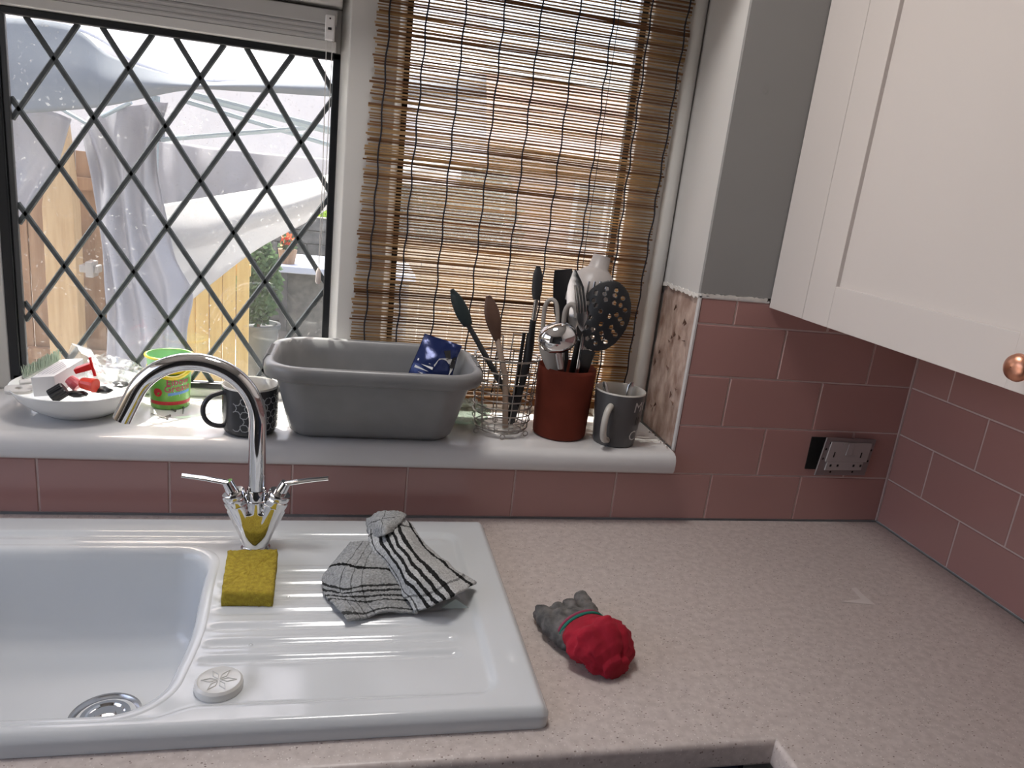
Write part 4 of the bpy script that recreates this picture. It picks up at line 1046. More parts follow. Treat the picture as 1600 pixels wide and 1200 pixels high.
# black skimmer with holes
t = thing('slotted_skimmer', tuple(potfoot(.012, -.01)), 'black slotted skimmer with round holes in the terracotta pot', 'skimmer')
neck = at(919, 550, .024); MB().tube([potfoot(.010, -.008), at(907, 588, .045), neck], [.008, .011, .014], 14, flat=.5).build('handle', M_blackpl, t, smooth=True)
cc = at(943, 494, .026); dU = (at(963, 441, .028) - at(921, 548, .024)); hu = dU.length / 2; dU.normalize(); dS = Vector((1, -.35, 0)); dS = (dS - dU * dS.dot(dU)).normalized(); dN = dU.cross(dS)
if dN.y > 0: dN = -dN
bm = bmesh.new(); HW = hu * .70
gv_ = {}; NG = 72
holes = [(0.48 * math.cos(R(k * 45 + 20)) * 1.0, .48 * math.sin(R(k * 45 + 20))) for k in range(8)] + [(.78 * math.cos(R(k * 27.7)), .78 * math.sin(R(k * 27.7))) for k in range(13)] + [(.2, .05), (-.18, .1), (.02, -.22)] + [(.64 * math.cos(R(k * 36 + 8)), .64 * math.sin(R(k * 36 + 8))) for k in range(10)]
def skz(u, v): return cc + dS * (u * HW) + dU * (v * hu) - dN * (.010 * (u * u + v * v) - .006)
for i in range(NG):
    for j in range(NG):
        u0, v0, u1, v1 = -1 + 2 * i / NG, -1 + 2 * j / NG, -1 + 2 * (i + 1) / NG, -1 + 2 * (j + 1) / NG
        um, vm = (u0 + u1) / 2, (v0 + v1) / 2
        if um * um + vm * vm > 1.0: continue
        if any((um - a) ** 2 * (HW / hu) ** 2 + (vm - b) ** 2 < .0030 for a, b in holes): continue
        f = []
        for (u, v, ii, jj) in ((u0, v0, i, j), (u1, v0, i + 1, j), (u1, v1, i + 1, j + 1), (u0, v1, i, j + 1)):
            if (ii, jj) not in gv_: gv_[(ii, jj)] = bm.verts.new(skz(u, v))
            f.append(gv_[(ii, jj)])
        bm.faces.new(f)
bmesh.ops.smooth_vert(bm, verts=[v for v in bm.verts if v.is_boundary], factor=.5, use_axis_x=True, use_axis_y=True, use_axis_z=True)
m = MB(); bm.verts.index_update(); m.add([v.co.copy() for v in bm.verts], [tuple(v.index for v in f.verts) for f in bm.faces]); bm.free()
m.build('perforated_head', M_blackpl, t, smooth=True, angle=0, solid=.0022)
# black square turner behind
t = thing('square_turner', tuple(potfoot(-.01, .02)), 'broad black nylon turner standing behind the steel ladle', 'spatula')
e1, e2 = at(884, 512, .098), at(880, 421, .104)
MB().tube([potfoot(-.008, .02), at(884, 560, .092), e1], [.005, .006, .006], 10, flat=.6).build('handle', M_blackpl, t, smooth=True)
blade(e1, e2, (.010, .021, .022, .021, .017), .0016, (1, 0, 0)).build('head', M_blackpl, t, smooth=True, angle=50)
# steel ladle, bowl towards the room
t = thing('steel_ladle', tuple(potfoot(-.018, -.016)), 'polished steel ladle head hanging over the terracotta rim', 'ladle')
lc = at(873, 527, .012); zdir = Vector((-.15, -1.0, .30)).normalized(); Mx = frame_mat(lc, zdir, (1, 0, .25))
prof = [(.0005, .017), (.012, .0158), (.024, .0110), (.0325, .003), (.0355, -.006), (.0362, -.008), (.035, -.0075), (.0315, .001), (.0225, .0085), (.011, .0132), (.0005, .0145)]
MB().lathe(prof, (0, 0, 0), 40, Mx, sx=1.02, sy=.80).build('bowl', M_chrome, t, smooth=True, angle=70)
MB().tube([lc + Vector((.004, .014, -.024)), at(878, 585, .030), potfoot(-.006, -.02)], [.007, .0065, .005], 12, flat=.5).build('handle', M_steel, t, smooth=True)
# white scoop with hooked handle
Mivory = mat('ivory_plastic', (.36, .33, .30, 1), .4)
t = thing('ivory_scoop', tuple(potfoot(-.025, -.005)), 'ivory plastic scoop with a hooked handle under the steel ladle', 'scoop')
hk = [at(848, 520, .060), at(850, 490, .060), at(854, 474, .058), at(862, 468, .055), at(869, 474, .050), at(871, 490, .048), at(871, 506, .045)]
MB().tube([Vector(p) for p in catmull([tuple(p) for p in hk], 26)], .0042, 10, flat=.8).build('hook_handle', Mivory, t, smooth=True)
blade(at(852, 515, .050), at(866, 585, .040), (.010, .017, .018, .014, .008), .006, (1, -.2, 0)).build('scoop_body', Mivory, t, smooth=True, angle=60)
t = thing('ivory_peeler', tuple(potfoot(.002, .004)), 'ivory hooked peeler handle between ladle and fork', 'peeler')
hk = [at(880, 515, .045), at(882, 492, .046), at(886, 480, .046), at(893, 476, .044), at(899, 482, .042), at(901, 496, .042)]
MB().tube([Vector(p) for p in catmull([tuple(p) for p in hk], 22)], .0045, 10, flat=.8).build('hook_handle', Mivory, t, smooth=True)
MB().tube([at(880, 512, .045), potfoot(.0, .004)], [.005, .004], 10).build('shaft', M_steel, t, smooth=True)
# large white jug shaped funnel at the back
t = thing('white_funnel', tuple(potfoot(.02, .02)), 'white plastic funnel upside down above the other pot utensils', 'funnel')
fc = at(920, 468, .100); ftop = at(941, 400, .106); axf = (ftop - fc).normalized(); Mx = frame_mat(fc, axf, (1, 0, 0)); Lf = (ftop - fc).length
MB().lathe([(.046, -.012), (.0475, .0), (.0470, .016), (.040, Lf * .50), (.024, Lf * .68), (.0195, Lf * .72), (.0165, Lf * 1.0), (.0150, Lf * 1.0), (.017, Lf * .72), (.037, Lf * .48), (.044, .014), (.0440, -.011)], (0, 0, 0), 40, Mx).build('cone', mat('white_funnel_plastic', (.42, .385, .37, 1), .4), t, smooth=True, angle=60)
MB().tube([fc - axf * .008 + Vector((.02, .0, 0)), potfoot(.025, .02)], [.006, .004], 10).build('stem', Mivory, t, smooth=True)
# fork
t = thing('steel_fork', tuple(potfoot(.012, .0)), 'steel table fork standing tines up in the terracotta pot', 'fork')
e1 = at(912, 520, .034)
MB().tube([potfoot(.006, -.012), at(903, 575, .030), e1], [.004, .0035, .003], 10, flat=.6).build('handle', M_steel, t, smooth=True)
blade(e1, at(909, 488, .034), (.003, .0085, .0105, .0105), .0012, (1, -.2, 0)).build('neck', M_steel, t, smooth=True)
dF = at(905, 447, .038) - at(909, 490, .034); sF = Vector((1, -.2, 0)).normalized()
for k in range(4):
    p = at(909, 490, .034) + sF * (-.0085 + k * .0057); MB().tube([p, p + dF * .5 + Vector((0, -.002, 0)), p + dF], [.0017, .0015, .0008], 8).build('tine', M_steel, t, smooth=True)
# knife / steel slice
t = thing('palette_knife', tuple(potfoot(.0, .01)), 'broad steel knife blade standing left of the fork', 'knife')
e1, e2 = at(904, 532, .040), at(898, 422, .044)
blade(e1, e2, (.008, .0165, .0185, .0155, .003), .0011, (1, -.55, 0)).build('blade', M_steel, t, smooth=True, angle=50)
MB().tube([potfoot(.004, .006), e1], [.0055, .006], 10, flat=.7).build('handle', M_blackpl, t, smooth=True)
t = thing('wire_whisk', tuple(potfoot(.02, .01)), 'steel whisk wires showing inside the white funnel', 'whisk')
for k in range(4):
    x = 915 + k * 9; MB().tube([at(914 + k * 3, 500, .045), at(x, 470, .048), at(x + 6, 440, .054)], .0022, 8, flat=.5).build('whisk_wire', M_steel, t, smooth=True)
MB().tube([at(918, 500, .045), potfoot(.016, .008)], [.006, .005], 10).build('handle', M_steel, t, smooth=True)

# greenish clear bag behind the basket --------------------------------------------------
def crumple(c, sx, sy, sz, seed, sub=4, amp=.35, ground=None):
    bm = bmesh.new(); bmesh.ops.create_icosphere(bm, subdivisions=sub, radius=1.0)
    for v in bm.verts:
        n = v.co.normalized(); f = 1 + amp * mnoise.noise(n * 2.1 + Vector((seed, 0, 0))) + amp * .7 * abs(mnoise.noise(n * 4.5 + Vector((0, seed, 0)))) - amp * .3
        v.co = Vector((n.x * sx * f, n.y * sy * f, n.z * sz * f)) + Vector(c)
        if ground is not None: v.co.z = max(v.co.z, ground)
    m = MB(); bm.verts.index_update(); m.add([v.co.copy() for v in bm.verts], [tuple(x.index for x in f.verts) for f in bm.faces]); bm.free(); return m
t = thing('clear_bag', (-.905, .115, ZS), 'greenish clear plastic bag lying behind the wire basket', 'bag')
crumple((-.885, .112, ZS + .022), .040, .024, .026, 4.0, ground=ZS + .0008).build('film', M_clearG, t, smooth=True, angle=30)

# cleaning paste tub ------------------------------------------------------------------
tc_ = Vector((-1.434, 0.150, ZS))
tb = thing('cleaning_tub', tuple(tc_), 'green and yellow tub of cleaning paste with red lettering under the tap spout', 'tub')
rt = lambda z: .0325 + .0045 * z / .085
M_tubg = mat('green_tub_plastic', (.10, .36, .045, 1), .3, col2=(.22, .50, .08, 1), scale=30)
dish('tub_body', [(.0005, .001), (.029, 0), (.0322, .001), (.0330, .004), (.0365, .070), (.0368, .074)], tc_, M_tubg, tb)
M_tuby = mat('yellow_lid_plastic', (.72, .55, .01, 1), .3)
dish('lid_rim', [(.0366, .068), (.0385, .069), (.0385, .075), (.0378, .077), (.0368, .077)], tc_, M_tuby, tb)
dish('raised_rim', [(.0368, .077), (.0372, .092), (.0395, .0925), (.0400, .096), (.0392, .0985), (.0370, .098), (.0362, .090), (.0358, .060), (.0005, .058)], tc_, mat_film('clear_green_rim', (.55, .85, .55, 1), .12, .35), tb)
MB().tube([tc_ + Vector((.0398 * math.cos(a), .0398 * math.sin(a), .096 )) for a in [2 * math.pi * k / 48 for k in range(48)]], .0022, 8, closed=True).build('yellow_rim', M_tuby, tb, smooth=True)
m = MB(); pts = [tc_ + Vector((.0395 * math.cos(R(a)), .0395 * math.sin(R(a)), .074 - .012 * math.sin(math.pi * (a + 120) / 100))) for a in range(-120, -15, 5)]; m.tube(pts, .0028, 8, flat=1.6); m.build('lid_tab', M_tuby, tb, smooth=True)
a_f = R(-70)
m = MB(); wrap_rect(m, -.045, .045, .010, .0165, tc_, rt, a_f, .0006, 20); m.build('red_band', mat('red_print', (.55, .02, .03, 1), .4), tb)
m = MB()
for k in range(18):
    a = 2 * math.pi * k / 18; r0, r1 = .010, .024 + .006 * (k % 2)
    p = [Vector((r0 * math.cos(a - .08), .042 + r0 * .8 * math.sin(a - .08), 0)), Vector((r1 * math.cos(a), .042 + r1 * .8 * math.sin(a), 0)), Vector((r0 * math.cos(a + .08), .042 + r0 * .8 * math.sin(a + .08), 0))]
    if all(.02 < q.y < .066 for q in p): wrap(m, p, [(0, 1, 2)], tc_, rt, a_f + .25, 0, 0, .0004)
m.build('white_starburst', Mwh, tb)
for body, zz, dx in (('Elbow', .0475, .010), ('Grease', .0355, .010)):
    vs, fs = text_geo(body, .0175)
    vs = [Vector((v.x * .98 + dx, v.y, 0)) for v in vs]
    m = MB(); o_ = [Vector((v.x - .0007, v.y - .0007, 0)) for v in vs]; wrap(m, [Vector((v.x, v.y, 0)) for v in vs], fs, tc_, rt, a_f, zz, .10, .0011); m.build('magenta_lettering', mat('magenta_print', (.55, .01, .12, 1), .4), tb)
m = MB(); wrap_rect(m, -.008, .034, .0285, .0335, tc_, rt, a_f, .0008, 12, .10); m.build('blue_strip', mat('blue_print', (.12, .30, .65, 1), .4), tb)
m = MB(); vs = [Vector((-.026 + .008 * math.cos(2 * math.pi * k / 20), .033 + .008 * math.sin(2 * math.pi * k / 20), 0)) for k in range(20)]; wrap(m, vs, [tuple(range(20))], tc_, rt, a_f, 0, 0, .0007); m.build('red_roundel', MATS['red_print'], tb)

# white dish and what lies in it -----------------------------------------------------------
dcx = Vector((-1.566, 0.098, ZS))
ds = thing('white_dish', tuple(dcx), 'shallow white china dish full of odds and ends', 'dish')
M_china = mat('white_china', (.74, .745, .73, 1), .12)
dish('china', [(.0005, .003), (.045, .002), (.048, 0), (.052, 0), (.056, .003), (.075, .014), (.093, .030), (.1035, .0475), (.1045, .0495), (.1035, .0505), (.1015, .0490), (.090, .033), (.073, .018), (.050, .008), (.0005, .007)], dcx, M_china, ds)
# bag of white picture screws: folded white box
t = thing('white_carton', tuple(dcx + Vector((-.02, -.01, .02))), 'small white printed carton lying in the white dish', 'box')
A0 = at(48, 590, .045); ex = (at(84, 588, .050) - A0); ez = (at(53, 620, .040) - A0); dep = at(130, 560, .110) - at(84, 588, .050)
m = MB(); vs = [A0, A0 + ex, A0 + ex + ez, A0 + ez]; vs += [v + dep for v in vs]
m.add(vs, [(0, 1, 2, 3), (4, 5, 6, 7), (0, 1, 5, 4), (1, 2, 6, 5), (2, 3, 7, 6), (3, 0, 4, 7)]); bx_ = m.build('carton', mat('white_card', (.66, .66, .67, 1), .45), t, bevel=.0006)
m = MB()
for k in range(5):
    p = A0 + ex * (.15 + .16 * k) + dep * .12 + Vector((0, 0, .0012)); q = p + dep * .7; w = ex.normalized() * .0006
    m.add([p - w, p + w, q + w, q - w], [(0, 1, 2, 3)])
m.build('printed_lines', mat('grey_print', (.22, .20, .24, 1), .6), bx_)
# clear blister bags
t = thing('clear_wrapper', tuple(dcx + Vector((.03, 0, .03))), 'crumpled clear plastic wrapper heaped in the white dish', 'wrapper')
crumple(at(172, 588, .095), .048, .040, .032, 2.0, amp=.45).build('film', M_clear, t, smooth=True, angle=25)
t = thing('clear_blister', tuple(dcx + Vector((0, .03, .03))), 'folded clear blister pack standing behind the carton', 'wrapper')
ctl = [[at(112, 536, .145), at(125, 540, .14), at(142, 545, .14)], [at(106, 555, .13), at(128, 556, .115), at(152, 562, .12)], [at(102, 575, .12), at(130, 578, .10), at(166, 585, .105)]]
m = MB(); m.grid(patch(ctl, 12, 12)); m.build('film', M_clear, t, smooth=True, angle=0, solid=.0008)
t = thing('clear_wrapper', tuple(dcx + Vector((.07, .02, .03))), 'loose end of clear plastic over the right rim of the dish', 'wrapper')
crumple(at(206, 586, .105), .020, .026, .018, 7.0, amp=.5).build('film', M_clear, t, smooth=True, angle=25)
# red clip and red cap
M_redp = mat('red_plastic', (.62, .015, .015, 1), .3); M_orr = mat('orange_red_plastic', (.72, .06, .035, 1), .3)
t = thing('red_clip', tuple(at(130, 580, .055)), 'bright red plastic clip on top of the wrapper', 'clip')
q = [at(114, 578, .050), at(139, 569, .050), at(144, 578, .050), at(118, 585, .050)]
m = MB(); m.loft([[Vector(p) for p in q], [Vector(p) + Vector((0, .012, .002)) for p in q]]); m.build('clip_block', M_redp, t, bevel=.001)
m = MB(); q = [at(138, 559, .056), at(141, 559, .056), at(150, 588, .05), at(146, 588, .05)]; m.loft([[Vector(p) for p in q], [Vector(p) + Vector((0, .004, 0)) for p in q]]); m.build('clip_arm', M_redp, t)
t = thing('red_bottle_top', tuple(at(140, 600, .045)), 'orange red ribbed bottle cap in the white dish', 'cap')
cp = at(128, 598, .045); axc = (at(154, 604, .035) - cp).normalized(); Mx = frame_mat(cp, axc, (0, 0, 1))
MB().lathe([(.0005, 0), (.0085, 0), (.0095, .002), (.0115, .020), (.0120, .021), (.0120, .024), (.010, .0245), (.0005, .024)], (0, 0, 0), 14, Mx).build('cap', M_orr, t)
t = thing('red_bottle_top', tuple(at(115, 600, .055)), 'pinkish red cap half hidden under clear wrapper', 'cap')
cp = at(108, 592, .06); Mx = frame_mat(cp, (at(124, 606, .055) - cp), (0, 0, 1))
MB().lathe([(.0005, 0), (.008, 0), (.010, .010), (.010, .020), (.0005, .021)], (0, 0, 0), 16, Mx).build('cap', mat('pink_red_plastic', (.60, .10, .12, 1), .4), t)
# black ribbed cap and dark odds
t = thing('black_bottle_top', tuple(at(95, 612, .028)), 'black ribbed plastic cap at the front of the white dish', 'cap')
cp = at(80, 620, .026); axc = (at(108, 610, .034) - cp).normalized(); Mx = frame_mat(cp, (axc + Vector((0, 0, .25))).normalized(), (0, 0, 1))
pr = [(.0005, 0), (.0115, 0), (.0118, .003), (.0118, .022), (.0105, .024), (.0005, .024)]
m = MB(); n = 36; b0 = len(m.v)
rings = [[Mx @ Vector((r * (1 + (.05 if k % 2 else -.03) * (r > .01)) * math.cos(2 * math.pi * k / n), r * (1 + (.05 if k % 2 else -.03) * (r > .01)) * math.sin(2 * math.pi * k / n), z)) for k in range(n)] for r, z in pr]
m.loft(rings); m.build('ribbed_cap', M_blackpl, t)
for k, (px, py, yy, sx, lab) in enumerate(((120, 619, .040, .017, 'small black rubber offcut in the front of the dish'), (160, 613, .050, .016, 'black cable offcut near the right of the dish'), (188, 604, .075, .014, 'black plastic scrap under the right rim of the dish'))):
    p = at(px, py, yy); t = thing('black_scrap', tuple(p), lab, 'scrap'); crumple(p + Vector((0, 0, .004)), sx, .010, .006, 3 + k, sub=2, amp=.3).build('scrap', M_blackpl, t, smooth=True)
# white fob with a hole
t = thing('white_fob', tuple(at(25, 612, .05)), 'white plastic fob with a round hole at the left of the dish', 'fob')
p = at(30, 611, .05); ring = []
Mf = frame_mat(p, (0.1, -.45, .9), (1, .2, .1)); hx, hy = .020, .009
m = MB(); outer_, inner_ = [], []
for k in range(28):
    a = 2 * math.pi * k / 28; outer_.append((hx * math.copysign(abs(math.cos(a)) ** .6, math.cos(a)), hy * math.copysign(abs(math.sin(a)) ** .6, math.sin(a)))); inner_.append((.005 * math.cos(a), .0028 * math.sin(a)))
rg = [[Mf @ Vector((x, y, z)) for x, y in s_] for s_, z in ((inner_, 0), (outer_, 0), (outer_, .007), (inner_, .007), (inner_, 0))]
m.loft(rg, cap0=False, cap1=False); m.build('fob', M_upvc, t, bevel=.001)
t = thing('white_fob', tuple(at(36, 598, .07)), 'second white plastic piece tucked behind the fob', 'fob')
p = at(46, 598, .065); Mf = frame_mat(p, (0.1, -.45, .9), (1, .45, .1)); m = MB(); m.box(-.014, .014, -.005, .005, 0, .006, Mf); m.build('fob', M_upvc, t, bevel=.002)
# scrubbing brush with pale green bristles
t = thing('bristle_brush', tuple(at(60, 582, .12)), 'brush with pale green bristles at the back of the white dish', 'brush')
b0_, b1_ = at(40, 585, .125), at(92, 560, .150)
m = MB(); random.seed(31)
for i in range(46):
    for j in range(5):
        u = i / 45; p = b0_ * (1 - u) + b1_ * u + Vector((0, .004 * (j - 2), -.004)); h = .017 + random.uniform(-.003, .004); dv = Vector((random.uniform(-.004, .003), random.uniform(-.003, .003), h))
        m.tube([p, p + dv * .6, p + dv], [.0005, .0005, .0004], 4)
o = m.build('bristles', mat('pale_green_bristle', (.42, .50, .40, 1), .6), t); o['kind'] = 'stuff'
m = MB(); m.tube([b0_ + Vector((-.004, 0, -.006)), (b0_ + b1_) / 2 + Vector((0, 0, -.006)), b1_ + Vector((.004, 0, -.006))], [.008, .010, .008], 12, flat=.5); m.build('brush_back', mat('white_brush_plastic', (.55, .56, .52, 1), .4), t, smooth=True)

# nails and screws on the sill -------------------------------------------------------------
M_nail = mat('dull_nail_steel', (.20, .19, .18, 1), .4, metal=.8)
for (pa, pb, lab) in (((236, 646), (262, 654), 'steel screw pointing left on the sill, crossed by another'), ((245, 654), (266, 649), 'steel screw lying across its neighbour on the sill'), ((258, 640), (280, 634), 'pale screw nearest the cleaning tub'), ((262, 637), (274, 642), 'short brass coloured screw beside the cleaning tub'), ((286, 646), (287, 637), 'small screw standing on its head near the mug handle')):
    a, b = atz(*pa, ZS + .0022), atz(*pb, ZS + .0022)
    t = thing('wood_screw', tuple(a), lab, 'screw', 'loose screws on the sill'); d = b - a
    MB().tube([a, a + d * .5, a + d * .96], [.0006, .0011, .0012], 8).build('shank', M_nail, t, smooth=True)
    MB().tube([a + d * .93, b], [.0014, .0022], 10).build('head', M_nail, t)

# ================================================================== THE GARDEN OUTSIDE
GZ = -1.10
gd = thing('garden_ground', (-1, 5, GZ), 'grey paved garden ground beyond the window', kind='structure')
MB().box(-14, 12, 0.31, 16, GZ - .1, GZ - .004).box(-14, -2.72, -6, 0.31, GZ - .1, GZ - .004).build('bedding', mat('grey_mortar', (.20, .195, .185, 1), .95, var=.25, scale=3), gd)
M_slab = mat('grey_paving', (.30, .29, .275, 1), .9, var=.25, scale=5, bump=.3, bscale=30)
sm = bpy.data.meshes.new('paving_slab'); mb_ = MB().box(0, .59, 0, .59, -.03, 0); sm.from_pydata([tuple(v) for v in mb_.v], [], mb_.f); sm.materials.append(M_slab)
random.seed(2)
for i in range(12):
    for j in range(11):
        o = bpy.data.objects.new('paving_slab', sm); COL.objects.link(o); o.parent = gd; o.location = Vector((-5 + i * .6, .35 + j * .6, GZ + random.uniform(0, .004))) - ORG[gd.name]

# gazebo -----------------------------------------------------------------------
gz = thing('garden_gazebo', (-1.6, 2.9, GZ), 'sagging white fabric pop up gazebo with loose side curtains', 'gazebo')
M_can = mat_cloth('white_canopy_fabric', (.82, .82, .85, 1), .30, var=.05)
M_val = mat_cloth('shade_toned_canopy_fabric', (.27, .29, .315, 1), .25, var=.12, scale=4)  # white canopy fabric with the valance's shade put into a greyer colour
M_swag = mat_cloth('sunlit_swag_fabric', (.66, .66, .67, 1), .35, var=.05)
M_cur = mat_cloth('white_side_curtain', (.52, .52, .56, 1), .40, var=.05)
def sheet(name, rows, nu, nv, mt, fold=0.0, nf=6, seed=0, parent=gz, thick=.003):
    ctrl = [[at(px, py, y) for px, py, y in r] for r in rows]
    Pp = patch(ctrl, nu, nv)
    for i, r in enumerate(Pp):
        for j in range(nu):
            u = j / (nu - 1); p = r[j]
            r[j] = p + Vector((0, fold * math.sin(nf * math.pi * u + 1.5 * mnoise.noise((i * .06, u * 3, seed))) + fold * 1.2 * mnoise.noise((p.x * 3, p.z * 3, seed)), 0))
    m = MB(); m.grid(Pp); return m.build(name, mt, parent, smooth=True, angle=0, solid=thick)
# roof slope above the drooping edge
sheet('roof_canopy', [[(-140, 40, 2.55), (100, 42, 2.55), (230, 108, 2.55), (330, 128, 2.5), (560, 126, 2.45), (760, 118, 2.4)],
                      [(-140, -60, 2.9), (100, -40, 2.9), (230, 10, 2.95), (330, 30, 2.95), (560, 40, 2.95), (760, 60, 2.9)],
                      [(-140, -160, 3.3), (100, -140, 3.3), (230, -120, 3.4), (330, -110, 3.4), (560, -90, 3.4), (760, -60, 3.3)]], 50, 20, M_can, .02, 9, 1)
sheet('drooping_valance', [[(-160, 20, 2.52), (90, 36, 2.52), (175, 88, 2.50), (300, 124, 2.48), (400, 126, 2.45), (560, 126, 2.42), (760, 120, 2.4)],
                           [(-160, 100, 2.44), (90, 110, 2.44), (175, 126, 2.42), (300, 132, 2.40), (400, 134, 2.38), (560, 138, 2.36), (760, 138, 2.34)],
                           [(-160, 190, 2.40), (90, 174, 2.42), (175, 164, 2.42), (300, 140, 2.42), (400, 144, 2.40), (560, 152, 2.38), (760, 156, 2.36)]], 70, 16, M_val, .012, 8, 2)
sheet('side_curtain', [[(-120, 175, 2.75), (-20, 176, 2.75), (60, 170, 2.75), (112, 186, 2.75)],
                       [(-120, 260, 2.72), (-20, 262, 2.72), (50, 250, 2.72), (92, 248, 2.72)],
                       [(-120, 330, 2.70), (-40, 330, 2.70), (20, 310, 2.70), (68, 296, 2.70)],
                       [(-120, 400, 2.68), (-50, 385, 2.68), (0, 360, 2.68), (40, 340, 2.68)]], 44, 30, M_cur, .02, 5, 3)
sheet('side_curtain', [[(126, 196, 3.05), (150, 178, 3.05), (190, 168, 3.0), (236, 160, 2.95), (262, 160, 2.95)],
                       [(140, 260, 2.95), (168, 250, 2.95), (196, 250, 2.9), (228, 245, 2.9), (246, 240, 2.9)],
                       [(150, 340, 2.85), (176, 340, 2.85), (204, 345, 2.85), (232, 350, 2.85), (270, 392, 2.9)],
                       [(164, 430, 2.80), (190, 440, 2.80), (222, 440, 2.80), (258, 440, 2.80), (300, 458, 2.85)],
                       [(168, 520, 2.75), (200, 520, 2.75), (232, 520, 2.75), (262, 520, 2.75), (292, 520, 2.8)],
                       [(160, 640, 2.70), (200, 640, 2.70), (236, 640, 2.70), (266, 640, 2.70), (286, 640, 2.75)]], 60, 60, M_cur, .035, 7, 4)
sheet('back_curtain', [[(236, 215, 3.5), (300, 226, 3.5), (400, 238, 3.5), (560, 252, 3.5), (720, 262, 3.5)],
                       [(240, 300, 3.42), (300, 300, 3.42), (400, 292, 3.42), (560, 280, 3.42), (720, 280, 3.42)],
                       [(246, 380, 3.34), (300, 372, 3.34), (400, 340, 3.34), (560, 292, 3.34), (720, 290, 3.34)]], 70, 30, M_cur, .03, 9, 5)
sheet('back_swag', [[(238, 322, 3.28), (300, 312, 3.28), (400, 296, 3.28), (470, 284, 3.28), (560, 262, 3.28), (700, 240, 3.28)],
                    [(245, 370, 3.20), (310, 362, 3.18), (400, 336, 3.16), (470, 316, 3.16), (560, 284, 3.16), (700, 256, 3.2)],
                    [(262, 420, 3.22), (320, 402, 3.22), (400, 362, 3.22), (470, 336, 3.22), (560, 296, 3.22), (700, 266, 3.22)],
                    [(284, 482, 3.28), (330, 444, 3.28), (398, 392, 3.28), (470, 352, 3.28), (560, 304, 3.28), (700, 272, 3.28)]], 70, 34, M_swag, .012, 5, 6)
sheet('inner_roof', [[(-100, 60, 3.9), (250, 80, 3.9), (400, 90, 3.9), (760, 90, 3.9)], [(-100, 150, 3.95), (250, 160, 3.95), (400, 165, 3.95), (760, 165, 3.95)], [(-100, 270, 4.0), (250, 262, 4.0), (400, 258, 4.0), (760, 262, 4.0)]], 40, 16, M_can, .01, 6, 7)
M_pole = mat('blue_grey_steel_tube', (.36, .43, .47, 1), .45, metal=.3)
def bar(p, q, r, name='truss_bar', par=gz): MB().tube([at(*p), at(*q)], r, 8).build(name, M_pole, par, smooth=True)
bar((243, 150, 3.1), (237, 400, 3.05), .022, 'leg')
b_ = at(237, 400, 3.05); MB().tube([b_, Vector((b_.x, b_.y, GZ))], .020, 8).build('leg', M_pole, gz, smooth=True)
m = MB(); p = at(243, 205, 3.08); m.box(p.x - .04, p.x + .04, p.y - .03, p.y + .03, p.z - .05, p.z + .05); m.build('corner_bracket', mat('dark_plastic_bracket', (.16, .18, .22, 1), .5), gz, bevel=.006)
bar((252, 218, 3.05), (478, 200, 2.9), .012); bar((300, 148, 3.0), (560, 215, 2.7), .020); bar((290, 158, 3.1), (560, 240, 3.0), .012)
bar((92, 168, 3.0), (140, 196, 2.95), .010); bar((160, 182, 3.0), (205, 160, 2.95), .010); bar((188, 172, 3.05), (232, 215, 3.05), .010)

# timber gate and post beyond the curtain ---------------------------------------------
M_brown = mat('weathered_brown_timber', (.26, .155, .095, 1), .85, col2=(.38, .25, .16, 1), scale=5, stretch=(6, 6, .5), bump=.3)
M_post = mat('pale_timber_post', (.46, .31, .17, 1), .8, col2=(.58, .42, .25, 1), scale=6, stretch=(6, 6, .5), bump=.3)
fg = thing('timber_fence', tuple(at(60, 640, 3.6)), 'brown timber fence beyond the gap in the curtains', 'fence'); 
xl_, xr_ = at(-160, 400, 3.7).x, at(200, 400, 3.7).x; nb_ = 9; wdt = (xr_ - xl_) / nb_
for k in range(nb_):
    MB().box(xl_ + k * wdt + .002, xl_ + (k + 1) * wdt - .002, 3.7 + .008 * (k % 2), 3.72 + .008 * (k % 2), GZ, .52).build('board', M_brown, fg, bevel=.002)
for zz in (-.75, .30): MB().box(xl_, xr_, 3.66, 3.70, zz, zz + .07).build('rail', M_brown, fg)
px0, px1 = at(76, 400, 3.5).x, at(124, 400, 3.5).x
ft = thing('timber_post', ((px0 + px1) / 2, 3.5, GZ), 'pale square timber post with a pointed top and a latch', 'post')
xm = (px0 + px1) / 2; hw_ = (px1 - px0) / 2
m = MB(); zt_ = at(112, 225, 3.5).z; zp_ = at(112, 188, 3.5).z
m.loft([[Vector((xm + sx * hw_, 3.5 + sy * .06, z)) for sx, sy in ((-1, -1), (1, -1), (1, 1), (-1, 1))] for z in (GZ, zt_ - .35)] + [[Vector((xm + .02 + sx * hw_ * .5, 3.5 + sy * .04, zt_)) for sx, sy in ((-1, -1), (1, -1), (1, 1), (-1, 1))]] + [[Vector((xm + .05 + sx * hw_ * .12, 3.5 + sy * .012, zp_)) for sx, sy in ((-1, -1), (1, -1), (1, 1), (-1, 1))]])
m.build('post', M_post, ft, bevel=.004)
lp = at(140, 420, 3.38); m = MB(); m.box(lp.x - .05, lp.x + .05, 3.36, 3.44, lp.z - .022, lp.z + .022); m.box(lp.x - .012, lp.x + .03, 3.34, 3.44, lp.z - .045, lp.z + .045); m.build('latch', mat('grey_latch', (.35, .33, .32, 1), .5, metal=.5), ft, bevel=.006)
